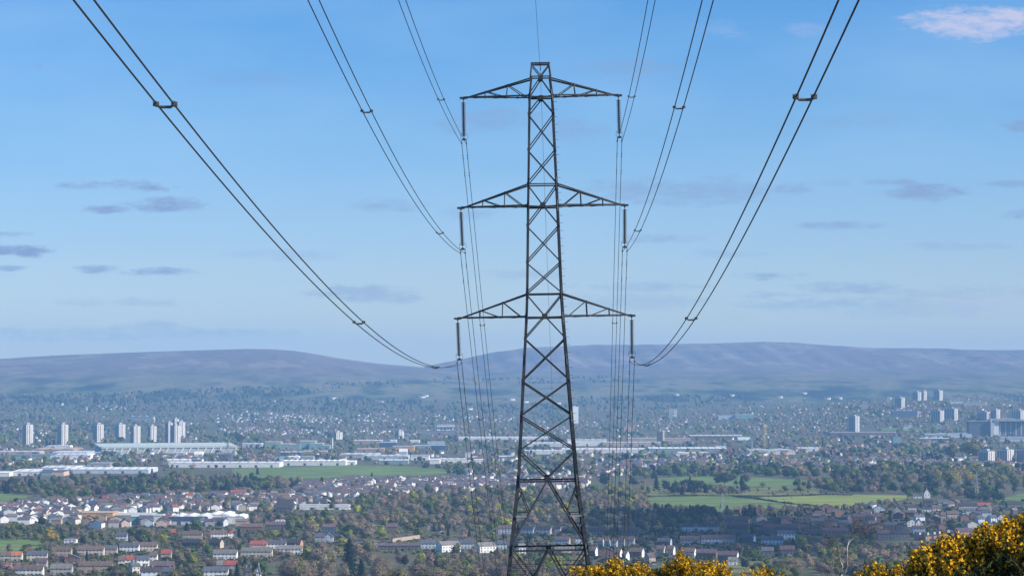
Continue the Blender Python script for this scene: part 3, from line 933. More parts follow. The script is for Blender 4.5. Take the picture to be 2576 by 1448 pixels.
def roof_mesh(x0, x1, d, e, r, hip, m, end0, end1):
    """one slope-pair of roof from x0 to x1, with thickness and overhang"""
    b = MB(); o = .35; t = .16; hy = d / 2 + o; s = r / (d / 2); ez = e - o * s + .03; rz = e + r + .03
    a0, a1 = x0 - (o if end0 else 0), x1 + (o if end1 else 0)
    h0, h1 = (a0 + (hy if hip and end0 else 0)), (a1 - (hy if hip and end1 else 0))
    top = [(a0, -hy, ez + t), (a1, -hy, ez + t), (h1, 0, rz + t), (h0, 0, rz + t), (a0, hy, ez + t), (a1, hy, ez + t)]
    bot = [(x, y, z - t) for x, y, z in top]
    b.add(top + bot, [(0, 1, 2, 3), (5, 4, 3, 2), (7, 6, 9, 8), (10, 11, 8, 9), (0, 6, 7, 1), (5, 11, 10, 4)] + ([(1, 5, 2), (7, 8, 11), (1, 7, 11, 5)] if hip and end1 else [(1, 7, 8, 2), (2, 8, 11, 5)]) + ([(4, 0, 3), (6, 10, 9), (4, 10, 6, 0)] if hip and end0 else [(0, 3, 9, 6), (3, 4, 10, 9)]))
    return b.mesh('roof', m)


def house(x0, x1, yb, wall, roofs, label, rot=0, e=5.0, r=3.2, d=8.5, hip=False, stacks=2, group=None, windows=True, name='terraced_house', cat='house', gable=None, turn=False, dist=None, floors=2):
    """x0, x1, yb: front wall on the photo. roofs: [(colour, share of length)]. turn: gable end towards the viewer"""
    global N_HOUSES
    N_HOUSES += 1
    p = at((x0 + x1) / 2, yb) if dist is None else at((x0 + x1) / 2, yb, dist)
    w = (x1 - x0) * mpp(p.y)
    ra = R(rot)
    if turn: w, d = max(d, 9.0), w; ra += math.pi / 2
    else: w = max(3, (w - d * abs(math.sin(ra)) * .9) / math.cos(ra))
    back = (d if not turn else w) / 2
    root = tag(empty(name, (p.x, p.y + back, p.z), ra), label, cat, group)
    hpx = (e + r) / mpp(p.y)
    HOUSE_BOXES.append((x0, x1, yb, hpx))
    link('wall', house_shell(w, d, e, r, hip, WALLS[wall]), root)
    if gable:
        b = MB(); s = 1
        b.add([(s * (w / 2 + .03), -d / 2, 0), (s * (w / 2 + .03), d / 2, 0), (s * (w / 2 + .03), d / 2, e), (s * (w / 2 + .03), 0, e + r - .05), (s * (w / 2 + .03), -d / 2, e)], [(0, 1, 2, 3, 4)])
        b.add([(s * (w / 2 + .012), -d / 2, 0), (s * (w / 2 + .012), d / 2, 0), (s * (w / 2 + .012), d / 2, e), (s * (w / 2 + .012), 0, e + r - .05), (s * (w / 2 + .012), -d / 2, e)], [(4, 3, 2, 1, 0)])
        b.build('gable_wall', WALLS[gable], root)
    if isinstance(roofs, str): roofs = [(roofs, 1)]
    tot = sum(q for _, q in roofs); x = -w / 2; rf = None
    for i, (c, q) in enumerate(roofs):
        xe = x + w * q / tot
        rf = link('roof', roof_mesh(x, xe, d, e, r, hip, ROOFS[c], i == 0, i == len(roofs) - 1), root); x = xe
    for i in range(stacks):
        cx = -w / 2 + w * (i + .5) / stacks if stacks > 1 else w * .22
        b = MB(); b.box(cx - .5, cx + .5, -.35, .35, e + r - .5, e + r + 1.1)
        for q in (-.25, .25): b.tube([(cx + q, 0, e + r + 1.1), (cx + q, 0, e + r + 1.5)], .13, 6)
        b.build('chimney', WALLS['stone' if wall not in ('white',) else 'beige'], rf)
    if windows:
        n = max(2, int(w / 3.1)) if not turn else max(2, int(d / 3.1))
        for f in range(floors):
            for k in range(n):
                if floors > 1 and f == 0 and k % 3 == 1: continue
                q = ((k + .5) / n - .5)
                if not turn: o = link('window', WINDOW, root, (q * w * .96, -d / 2 - .01, 1.0 + f * 2.6))
                else: o = link('window', WINDOW, root, (-w / 2 - .01, -q * d * .96, 1.0 + f * 2.6), -math.pi / 2)
        for k in range(1, n, 3):
            if floors > 1 and not turn: link('door', DOOR, root, (((k + .5) / n - .5) * w * .96, -d / 2 - .01, 0))
    return root


HH = [
    # panel, x0, x1, base, wall, roofs, options, label
    ('B', 0, 322, 1140, 'cream', [('brown', 1), ('orange', 1)], {}, 'cream terrace at the left edge, its right half roofed in orange tiles'),
    ('B', 395, 705, 1130, 'cream', 'slate', {'rot': 3}, 'cream terrace with violet slate roof below the near left green field'),
    ('B', 780, 1070, 1060, 'beige', 'brown', {}, 'beige house block with plain red-brown roof behind the pink blossom tree'),
    ('B', 1170, 1560, 1050, 'cream', 'brown', {'stacks': 3}, 'long cream terrace with brown roof right of the dark gap in the lower left'),
    ('B', 1560, 1760, 1040, 'beige', 'slate', {'stacks': 1}, 'short beige end block with slate roof joined to the long cream terrace'),
    ('B', 1800, 2090, 1000, 'white', 'slate', {'stacks': 1}, 'white slate-roofed half of the terrace beside the round lime tree'),
    ('B', 2095, 2365, 990, 'cream', 'brown', {'stacks': 2}, 'cream brown-roofed half of the terrace beside the round lime tree'),
    ('B', 1755, 1915, 830, 'blue', 'slate', {'stacks': 2, 'd': 7}, 'lone pale house with blue slate roof and two end chimneys among bare trees'),
    ('B', 965, 1150, 865, 'white', 'lead', {'e': 3.2, 'r': .7, 'stacks': 0}, 'low white flat-roofed garages right of the golden willow'),
    ('B', 1180, 1690, 1300, 'tan', 'brown', {'stacks': 3, 'rot': 2}, 'long tan-walled terrace with brown roof low in the left part of the picture'),
    ('B', 1775, 1890, 1215, 'cream', 'brown', {'stacks': 1, 'rot': 5}, 'small cream house with brown roof attached to the red-roofed white one'),
    ('B', 1890, 2015, 1205, 'white', 'red', {'stacks': 1, 'rot': 5}, 'small white house with bright red roof near the lower left'),
    ('B', 2040, 2250, 1210, 'white', 'slate', {'stacks': 0, 'rot': 14}, 'bright white house with slate roof just right of the red-roofed one'),
    ('B', 2250, 2365, 1150, 'white', 'brown', {'stacks': 1}, 'small white house with brown roof behind the bright white slate-roofed one'),
    ('B', 2260, 2620, 1300, 'brick', 'mauve', {'stacks': 1}, 'dim brick row with wide mauve-brown roof below the white houses'),
    ('B', 2430, 2580, 1110, 'pink', 'red', {'stacks': 0}, 'pink-walled house with faded red roof half hidden by trees'),
    ('B', 330, 640, 1364, 'white', 'brown', {'stacks': 1}, 'white-walled brown-roofed row cut by the bottom edge near the left corner'),
    ('B', 760, 1080, 1345, 'grey', 'grey', {'stacks': 2}, 'grey rendered row with grey roof just above the bottom edge at left'),
    ('B', 235, 330, 1364, 'blue', 'mauve', {'stacks': 0}, 'bluish gabled house cut by the bottom edge in the left corner'),
    ('B', 2100, 2370, 1400, 'blue', 'dark', {'stacks': 2, 'rot': 12}, 'dark-roofed house with pale chimneys at the bottom edge'),
    ('B', 2440, 2600, 1400, 'dark', 'slate', {'stacks': 1}, 'dark slate-roofed house at the bottom edge right of the pale chimneys'),
    ('B', 540, 700, 1250, 'grey', 'mauve', {'stacks': 0}, 'grey house deep in shrubs behind the small round evergreen'),
    ('D', 640, 1000, 1110, 'white', 'grey', {'stacks': 0, 'rot': -3}, 'bright white terrace of four homes under one plain grey roof'),
    ('D', 690, 800, 1290, 'blue', 'grey', {'stacks': 0}, 'bluish house with grey roof left of the long dull red roof'),
    ('D', 800, 1000, 1290, 'grey', 'red', {'stacks': 0}, 'grey house under a dull red roof near the bottom left of centre'),
    ('D', 1060, 1530, 1075, 'cream', 'grey', {'stacks': 1, 'rot': -2}, 'cream terrace with long grey roof right of the bright white one'),
    ('D', 1600, 1980, 1040, 'white', 'grey', {'stacks': 1}, 'white terrace with grey roof at the edge of the brown wood'),
    ('D', 1200, 1450, 965, 'pink', 'red', {'stacks': 2}, 'pinkish terrace half with red roof'),
    ('D', 1450, 1735, 955, 'white', 'slate', {'stacks': 2}, 'white terrace half with violet slate roof joined to the red-roofed half'),
    ('D', 590, 850, 800, 'white', 'brown', {'stacks': 2, 'rot': 8}, 'white house row with brown roof left of the red hipped roof'),
    ('D', 850, 985, 790, 'white', 'red', {'stacks': 1, 'hip': True, 'rot': 8}, 'white house with red hipped roof beside the oval evergreen'),
    ('D', 180, 470, 810, 'beige', 'brown', {'stacks': 1}, 'beige row with brown roof under the broad dark conifer'),
    ('D', 165, 480, 940, 'dark', 'dark', {'stacks': 0, 'rot': -14}, 'dark block with blackish roof and pale left gable'),
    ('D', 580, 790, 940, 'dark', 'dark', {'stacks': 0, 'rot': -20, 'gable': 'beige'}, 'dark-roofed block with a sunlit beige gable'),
    ('D', 0, 95, 780, 'brick', 'red', {'stacks': 0}, 'little red-roofed house between bare trees'),
    ('D', 1745, 1990, 940, 'brick', 'dark', {'stacks': 1, 'rot': -15, 'gable': 'orange'}, 'dark-roofed house with an orange gable at the right end of the terraces'),
    ('D', 2290, 2490, 740, 'navy', 'mauve', {'stacks': 0, 'e': 8, 'floors': 3}, 'three-storey dark brick flats with rows of small windows among trees'),
    ('D', 1430, 1730, 660, 'dark', 'mauve', {'stacks': 0}, 'dark house with purple-brown roof sunk in the bare wood'),
    ('D', 1060, 1385, 690, 'brick', 'brown', {'stacks': 0}, 'long low brown-roofed building behind the lime-green trees'),
    ('D', 1585, 1720, 585, 'cream', 'pale', {'stacks': 0, 'e': 3.5, 'r': 1.5}, 'small pale bungalow in the bare wood'),
    ('D', 2180, 2320, 850, 'grey', 'slate', {'stacks': 0}, 'slate-roofed house left of the blue gable'),
    ('D', 2315, 2450, 850, 'blue', 'slate', {'turn': True}, 'house with light blue gable facing the viewer'),
    ('D', 1290, 1350, 1400, 'white', 'slate', {'turn': True, 'r': 6, 'e': 4}, 'narrow white house with steep pointed gable at the bottom edge'),
    ('D', 1090, 1250, 1400, 'dark', 'dark', {'stacks': 2, 'rot': 10}, 'dark house whose two whitish chimneys stick up at the bottom edge'),
    ('D', 500, 860, 1390, 'white', 'slate', {'stacks': 0}, 'white-walled slate-roofed row cut by the bottom edge left of the dark conifer'),
    ('D', 905, 1130, 155, 'white', 'red', {'stacks': 0}, 'white house row with a bright orange-red roof at the top of the left town'),
    ('D', 2480, 2576, 250, 'pink', 'brown', {'stacks': 1}, 'pinkish house above the long white school block'),
    ('F', 1430, 1795, 1000, 'white', 'grey', {'stacks': 0, 'rot': 32, 'd': 11, 'e': 6.5}, 'big white block seen corner-on with a shaded blue gable'),
    ('F', 2010, 2330, 1010, 'white', 'grey', {'stacks': 0, 'rot': 32, 'd': 10, 'e': 6}, 'second white corner-on block, right of the big one, with shaded blue gable'),
    ('F', 545, 1190, 965, 'dark', 'mauve', {'stacks': 1, 'e': 3.6, 'r': 2.4}, 'long low row with purple-brown roof above the brown wood'),
    ('F', 1200, 1420, 950, 'blue', 'slate', {'stacks': 1}, 'bluish house with slate roof left of the big white corner block'),
    ('F', 1800, 2000, 950, 'blue', 'slate', {'stacks': 0}, 'bluish house with slate roof between the two white corner blocks'),
    ('F', 680, 845, 690, 'brick', 'mauve', {'stacks': 1}, 'mauve-roofed brick house behind two round lime trees'),
    ('F', 1300, 1375, 690, 'tan', 'brown', {'turn': True}, 'tan gable-fronted house among trees left of the parked white car'),
    ('F', 2370, 2600, 730, 'blue', 'mauve', {'stacks': 1, 'e': 6}, 'blue-grey flats beside the left foot of the pylon'),
    ('F', 2340, 2500, 960, 'blue', 'slate', {'stacks': 0}, 'bluish house right of the second white corner block'),
    ('F', 1830, 1890, 780, 'orange', 'brown', {'turn': True}, 'small house with a salmon-coloured gable under the dark conifer'),
    ('H', 150, 345, 730, 'blue', 'dark', {'stacks': 0, 'rot': -12}, 'left pair of pale blue houses seen through the pylon'),
    ('H', 360, 600, 730, 'blue', 'dark', {'stacks': 0, 'rot': -12, 'gable': 'pink'}, 'dim blue houses with a pinkish right gable seen through the pylon'),
    ('H', 650, 745, 715, 'blue', 'dark', {'stacks': 0, 'rot': -8}, 'single pale blue house right of the pinkish gable'),
    ('H', 650, 885, 895, 'blue', 'mauve', {'stacks': 0, 'rot': -12, 'gable': 'tan'}, 'pale blue row with tan right gable above the pylon crosspiece'),
    ('H', 960, 1060, 870, 'blue', 'dark', {'stacks': 0}, 'dim blue house just inside the right leg of the pylon'),
    ('H', 1170, 1225, 880, 'beige', 'mauve', {'turn': True}, 'beige gable just right of the pylon leg'),
    ('H', 1290, 1390, 915, 'blue', 'mauve', {'stacks': 0, 'rot': -12}, 'first and brightest pale blue house of the stepped row behind the wires'),
    ('H', 1400, 1490, 920, 'blue', 'mauve', {'stacks': 1, 'rot': -12}, 'second pale blue house of the stepped row behind the wires'),
    ('H', 1510, 1600, 925, 'blue', 'mauve', {'stacks': 0, 'rot': -12}, 'third pale blue house of the stepped row behind the wires'),
    ('H', 1610, 1710, 910, 'grey', 'mauve', {'stacks': 0, 'rot': -12}, 'fourth, greyer house of the stepped row behind the wires'),
    ('H', 1735, 1860, 900, 'blue', 'mauve', {'stacks': 0, 'rot': -12, 'gable': 'pink'}, 'last house of the stepped row, with a pinkish gable'),
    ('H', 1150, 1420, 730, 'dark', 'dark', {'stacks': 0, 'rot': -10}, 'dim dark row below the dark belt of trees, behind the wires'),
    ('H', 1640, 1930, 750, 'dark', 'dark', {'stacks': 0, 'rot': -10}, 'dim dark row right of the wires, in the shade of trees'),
    ('H', 85, 205, 1030, 'white', 'grey', {'stacks': 0, 'rot': 10, 'e': 6}, 'white house block at the left end of the pylon crosspiece'),
    ('H', 650, 940, 1010, 'cream', 'grey', {'stacks': 0, 'e': 3}, 'low pale row under the middle of the pylon crosspiece'),
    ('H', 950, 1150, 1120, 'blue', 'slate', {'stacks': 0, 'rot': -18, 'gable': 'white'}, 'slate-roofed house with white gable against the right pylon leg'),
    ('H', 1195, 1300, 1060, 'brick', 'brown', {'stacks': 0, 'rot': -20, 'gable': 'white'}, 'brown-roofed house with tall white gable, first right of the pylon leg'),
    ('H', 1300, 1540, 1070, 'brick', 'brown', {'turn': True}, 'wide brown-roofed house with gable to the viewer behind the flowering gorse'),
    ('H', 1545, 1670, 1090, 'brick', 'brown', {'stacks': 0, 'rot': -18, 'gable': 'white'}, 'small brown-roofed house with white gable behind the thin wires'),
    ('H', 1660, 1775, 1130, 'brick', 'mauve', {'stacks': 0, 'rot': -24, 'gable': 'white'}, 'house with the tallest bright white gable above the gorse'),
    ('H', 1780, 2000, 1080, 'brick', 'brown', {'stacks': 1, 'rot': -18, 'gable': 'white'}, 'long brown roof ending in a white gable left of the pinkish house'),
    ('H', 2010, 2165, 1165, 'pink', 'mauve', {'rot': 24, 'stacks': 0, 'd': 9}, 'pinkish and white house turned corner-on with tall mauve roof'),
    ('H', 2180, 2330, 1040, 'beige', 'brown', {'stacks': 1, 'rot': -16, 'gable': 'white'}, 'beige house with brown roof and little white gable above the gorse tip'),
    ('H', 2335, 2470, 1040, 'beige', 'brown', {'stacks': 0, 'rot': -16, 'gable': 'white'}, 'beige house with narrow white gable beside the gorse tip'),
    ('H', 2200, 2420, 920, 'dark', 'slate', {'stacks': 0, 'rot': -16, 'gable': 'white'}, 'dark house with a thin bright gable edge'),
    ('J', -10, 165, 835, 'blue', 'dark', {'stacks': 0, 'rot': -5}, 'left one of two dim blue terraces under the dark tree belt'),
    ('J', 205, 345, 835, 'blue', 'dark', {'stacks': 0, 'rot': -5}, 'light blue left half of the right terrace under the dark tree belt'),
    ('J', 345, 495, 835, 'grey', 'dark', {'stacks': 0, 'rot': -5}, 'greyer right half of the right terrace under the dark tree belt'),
    ('J', 610, 885, 875, 'brick', 'dark', {'stacks': 0, 'e': 6}, 'brick terrace with many white window frames'),
    ('J', 590, 915, 750, 'brick', 'dark', {'stacks': 3, 'rot': -12, 'gable': 'orange', 'e': 6}, 'brick row with stepped dark roofs and a bright orange gable'),
    ('J', -30, 235, 1020, 'grey', 'mauve', {'stacks': 0, 'rot': -4, 'gable': 'white'}, 'grey row with thin white end wall left of the long pale blue row'),
    ('J', 255, 545, 1005, 'blue', 'mauve', {'stacks': 0, 'rot': -4}, 'left part of the long pale blue row'),
    ('J', 545, 725, 1000, 'grey', 'mauve', {'stacks': 0, 'rot': -4}, 'right, greyer part of the long pale blue row'),
    ('J', 1070, 1375, 1020, 'blue', 'slate', {'stacks': 0, 'rot': -5, 'gable': 'white'}, 'pale blue terrace with a white end wall touching the white house'),
    ('J', 1300, 1530, 950, 'white', 'slate', {'stacks': 0, 'e': 5.8}, 'white two-storey house behind the pale blue terrace'),
    ('J', 185, 480, 1210, 'brick', 'mauve', {'stacks': 2, 'rot': -14}, 'wide mauve roof behind the left gorse with small white chimney'),
    ('J', 480, 770, 1240, 'brick', 'mauve', {'stacks': 1, 'rot': -16, 'gable': 'white'}, 'wide mauve roof ending in a tall white gable right of the gorse'),
    ('J', 625, 745, 1300, 'white', 'grey', {'stacks': 0, 'e': 3.5}, 'small white house just above the gorse flowers'),
    ('J', -20, 190, 1190, 'cream', 'brown', {'stacks': 0, 'rot': -16, 'gable': 'white'}, 'cream house with white gable directly behind the tallest gorse sprig'),
    ('J', 825, 1000, 990, 'dark', 'slate', {'stacks': 0, 'rot': -20, 'gable': 'white'}, 'dark house with a thin white gable left of the pale blue terrace'),
    ('J', 1005, 1215, 790, 'brick', 'dark', {'turn': True, 'e': 5}, 'broad brick gable with white barge boards in the dark estate'),
    ('J', 1195, 1345, 745, 'brick', 'dark', {'stacks': 1}, 'brick house with grey door bay below the dark pointed roof'),
    ('J', 1345, 1450, 750, 'orange', 'brown', {'stacks': 0, 'e': 7}, 'tall narrow red-brown house in the middle of the dark estate'),
    ('J', 1465, 1700, 810, 'brick', 'dark', {'turn': True}, 'brick house with three white stripes on its roof edge'),
    ('J', 1660, 1800, 690, 'brick', 'dark', {'turn': True}, 'dark pointed brick house at the top edge of the estate'),
    ('J', 1750, 1935, 760, 'brick', 'slate', {'stacks': 0}, 'brick house with a small pale arched porch gable'),
    ('J', 1945, 2110, 765, 'brick', 'dark', {'stacks': 0}, 'brick house with a single curved white gable edge'),
    ('J', 2120, 2310, 790, 'brick', 'slate', {'stacks': 1}, 'wide brick house with pale chimney near the bare birch'),
    ('J', 1260, 1570, 850, 'dark', 'brown', {'stacks': 0}, 'dim row with brown roof above the white two-storey house'),
    ('J', 1650, 1890, 870, 'brick', 'mauve', {'turn': True}, 'low brick gable with bright white barge boards'),
    ('J', 1900, 2260, 900, 'brick', 'mauve', {'stacks': 1}, 'long dim brick row behind the birch twigs'),
    ('J', 1000, 1250, 890, 'brick', 'mauve', {'stacks': 0}, 'dull red-brown row under the brown bush'),
    ('J', 1080, 1240, 1180, 'dark', 'slate', {'stacks': 0}, 'dark house with white posts right of the round green tree'),
    ('J', 1330, 1530, 1160, 'dark', 'brown', {'stacks': 0}, 'dim brown-roofed house low in front of the pale blue terrace'),
    ('L', 0, 175, 700, 'brick', 'mauve', {'stacks': 0}, 'square brick house at the right of the birch top'),
    ('L', 200, 400, 700, 'brick', 'mauve', {'stacks': 1}, 'square brick house left of the small white-gabled ones'),
    ('L', 210, 370, 800, 'brick', 'slate', {'stacks': 0}, 'brick house with a small pale cross gable'),
    ('L', 420, 575, 820, 'brick', 'slate', {'stacks': 0}, 'brick house with blue-white porch and car port'),
    ('L', 580, 735, 830, 'dark', 'slate', {'turn': True}, 'dark pointed house beside the white-based one'),
    ('L', 735, 880, 775, 'white', 'brown', {'turn': True}, 'house with brown gable over a bright white ground floor'),
    ('L', 850, 945, 790, 'white', 'mauve', {'turn': True, 'r': 4.5}, 'house with tall bright white gable wall in the right estate'),
    ('L', 845, 955, 960, 'orange', 'dark', {'rot': 14, 'stacks': 0, 'd': 9}, 'leftmost of the sandy brick dormer houses above the big gorse'),
    ('L', 955, 1065, 965, 'orange', 'dark', {'rot': 14, 'stacks': 0, 'd': 9}, 'second from the left of the sandy brick dormer houses'),
    ('L', 1065, 1135, 955, 'orange', 'dark', {'rot': 14, 'stacks': 0, 'd': 9}, 'third from the left of the sandy brick dormer houses'),
    ('L', 1135, 1205, 945, 'orange', 'dark', {'rot': 14, 'stacks': 0, 'd': 9}, 'fourth from the left of the sandy brick dormer houses'),
    ('L', 1205, 1370, 930, 'orange', 'dark', {'rot': 14, 'stacks': 0, 'd': 9}, 'widest, rightmost sandy brick dormer house, with three dormers'),
    ('L', 1375, 1640, 905, 'orange', 'mauve', {'rot': 10, 'stacks': 0}, 'long low sandy brick row disappearing behind the big gorse'),
    ('L', 1085, 1195, 695, 'cream', 'brown', {'turn': True}, 'cream gable-fronted house above the dormer houses'),
    ('L', 1195, 1260, 680, 'orange', 'brown', {'stacks': 0}, 'salmon brick house touching the cream gable'),
    ('L', 1280, 1440, 660, 'pink', 'brown', {'stacks': 1}, 'pinkish house row between the cream gable and the white one'),
    ('L', 1455, 1560, 675, 'white', 'brown', {'turn': True}, 'white gable-fronted house above the gorse'),
    ('L', 280, 430, 580, 'blue', 'slate', {'turn': True}, 'pale bluish gabled house at the edge of the yellowish field'),
    ('L', 560, 640, 590, 'grey', 'slate', {'turn': True}, 'small grey gable below the end of the yellowish field'),
    ('L', 720, 860, 570, 'grey', 'dark', {'rot': 15, 'stacks': 0}, 'grey house with pale roof edge under the white cottage trees'),
    ('L', 940, 1060, 575, 'white', 'dark', {'stacks': 0, 'e': 3.4}, 'low white bungalow in the upper right estate'),
    ('L', 1080, 1200, 560, 'cream', 'brown', {'stacks': 0, 'e': 3.4}, 'low cream bungalow in the upper right estate'),
    ('L', 960, 1090, 495, 'dark', 'dark', {'stacks': 0}, 'dark house with one round white window gable'),
    ('L', 1155, 1300, 500, 'grey', 'slate', {'stacks': 0}, 'grey house with two little white dormers'),
    ('L', 1300, 1370, 490, 'grey', 'slate', {'turn': True}, 'little pale gable beside the two-dormer house'),
    ('L', 1440, 1690, 545, 'grey', 'dark', {'stacks': 0}, 'long dim grey row below the dark copse at right'),
    ('L', 1690, 1870, 540, 'brick', 'red', {'stacks': 0}, 'house with a dull dark red roof below the dark copse'),
    ('L', 1660, 1790, 730, 'blue', 'slate', {'rot': 25, 'stacks': 0}, 'blue-grey house with a slanting pale roof near the big gorse'),
    ('L', 1830, 1960, 715, 'blue', 'slate', {'rot': 25, 'stacks': 0}, 'second blue-grey house with slanting roof nearer the gorse top'),
    ('L', 1970, 2070, 705, 'white', 'slate', {'turn': True}, 'pale pointed gable left of the gorse crest'),
    ('L', 1720, 1910, 790, 'blue', 'lead', {'stacks': 0, 'e': 3, 'r': .6}, 'flat-roofed pale garage with dark opening beside the gorse'),
    ('L', 330, 500, 960, 'dark', 'mauve', {'stacks': 0, 'e': 7}, 'dim flats with dark windows left of the dormer houses'),
    ('L', 500, 770, 960, 'dark', 'dark', {'stacks': 0, 'e': 7}, 'wider dim flats next to the leftmost dormer house'),
    ('L', 1440, 1620, 965, 'dark', 'slate', {'stacks': 0, 'e': 3, 'rot': 12}, 'dark slate lean-to house in front of the long sandy brick row'),
    ('L', 2080, 2300, 520, 'dark', 'dark', {'stacks': 0, 'rot': 10}, 'dark row with slanting pale roof edges at the right edge'),
]
for (pn, x0, x1, yb, wl, rf, op, lab) in HH:
    a, y = pp(pn, x0, yb); b_, _ = pp(pn, x1, yb)
    hroot = house(a, b_, y, wl, rf, lab, **op)
    if 'dormer house' in lab and 'sandy' in lab:
        for q in ((-.25,) if 'widest' not in lab else (-.33, 0, .33)):
            wv = max(abs(v[0]) for v in [c.co for c in hroot.children[0].data.vertices]) * 2
            b = MB(); cx = q * wv
            b.add([(cx - .9, -4.2, 5.6), (cx + .9, -4.2, 5.6), (cx + .9, -1.5, 5.6), (cx - .9, -1.5, 5.6), (cx - .9, -4.2, 7.2), (cx + .9, -4.2, 7.2), (cx + .9, -1.5, 7.2), (cx - .9, -1.5, 7.2), (cx, -4.2, 8.3), (cx, -1.5, 8.3)],
                  [(0, 1, 5, 8, 4), (1, 2, 6, 5), (3, 0, 4, 7), (4, 8, 9, 7), (8, 5, 6, 9)])
            b.build('dormer', FRAME, hroot)

# ------------------------------------------------------------------ sheds, factories and schools of the plain
PLAN = []


def shed(x0, x1, yb, depth, h, wall, roof, label, rot=0, bays=1, pitch=.06, cat='warehouse', name='warehouse', sheet=None, saw=False):
    p = at((x0 + x1) / 2, yb); w = (x1 - x0) * mpp(p.y)
    root = tag(empty(name, (p.x, p.y + depth / 2, p.z), R(rot)), label, cat)
    HOUSE_BOXES.append((x0, x1, yb, h / mpp(p.y))); PLAN.append((p.x - w / 2 - 4, p.x + w / 2 + 4, p.y - 6, p.y + depth + 8))
    b = MB(); bw = w / bays; rmb = MB()
    b.box(-w / 2, w / 2, -depth / 2, depth / 2, -2, h)
    for i in range(bays):
        a, c = -w / 2 + i * bw, -w / 2 + (i + 1) * bw; m = (a + c) / 2; rz = h + bw * pitch
        if saw:
            rmb.add([(a, -depth / 2 - .3, h + .05), (c, -depth / 2 - .3, h + .05), (c - .6, -depth / 2 - .3, h + bw * .3), (a, depth / 2, h + .05), (c, depth / 2, h + .05), (c - .6, depth / 2, h + bw * .3)], [(0, 1, 2), (3, 5, 4), (0, 2, 5, 3), (1, 4, 5, 2)])
        elif bays == 1:
            rz = h + min(depth, 60) * pitch * .5                      # ridge along the length
            rmb.add([(a - .4, -depth / 2 - .4, h + .05), (c + .4, -depth / 2 - .4, h + .05), (c + .4, 0, rz), (a - .4, 0, rz), (a - .4, depth / 2 + .4, h + .05), (c + .4, depth / 2 + .4, h + .05)], [(0, 1, 2, 3), (3, 2, 5, 4), (0, 3, 4), (1, 5, 2), (0, 4, 5, 1)])
        else:
            rmb.add([(a + .02, -depth / 2 - .4, h + .05), (c - .02, -depth / 2 - .4, h + .05), (m, -depth / 2 - .4, rz), (a + .02, depth / 2 + .4, h + .05), (c - .02, depth / 2 + .4, h + .05), (m, depth / 2 + .4, rz)], [(0, 1, 2), (3, 5, 4), (0, 2, 5, 3), (1, 4, 5, 2)])
    b.build('wall', WALLS[wall], root); rmb.build('roof', ROOFS[roof], root)
    if w > 40 and depth > 45 and not saw and bays == 1:   # roof lights and plant on the larger roofs
        n = min(12, int(w / 14)); rl = MB()
        for k in range(n):
            c = ((k + .5) / n - .5) * w; zr = min(depth, 60) * pitch * .5
            rl.add([(c - 1.3, -depth * .42, h + .2 + zr * .16), (c + 1.3, -depth * .42, h + .2 + zr * .16), (c + 1.3, -depth * .06, h + .2 + zr * .88), (c - 1.3, -depth * .06, h + .2 + zr * .88)], [(0, 1, 2, 3)])
            if k % 3 == 1: d = MB(); d.box(c + 3, c + 6, -2, 2, h + zr * .8, h + zr + 1.8); d.build('roof_vent', ROOFS['lead'], root)
        rl.build('roof_lights', ROOFS['lead'], root)['kind'] = 'stuff'
    if w > 24:                                           # loading doors along the front
        n = min(8, max(2, int(w / 28)))
        for k in range(n):
            c = ((k + .5) / n - .5) * w
            d = MB(); d.box(c - 2.2, c + 2.2, -depth / 2 - .12, -depth / 2 + .1, 0, min(4.5, h * .6)); d.build('loading_door', WALLS['navy' if k % 2 else 'dark'], root)
    if sheet:
        d = MB(); d.box(-w / 2, w / 2, -depth / 2 - .25, -depth / 2 + .05, h * .45, h - .1); d.build('cladding_band', WALLS[sheet], root)
    return root


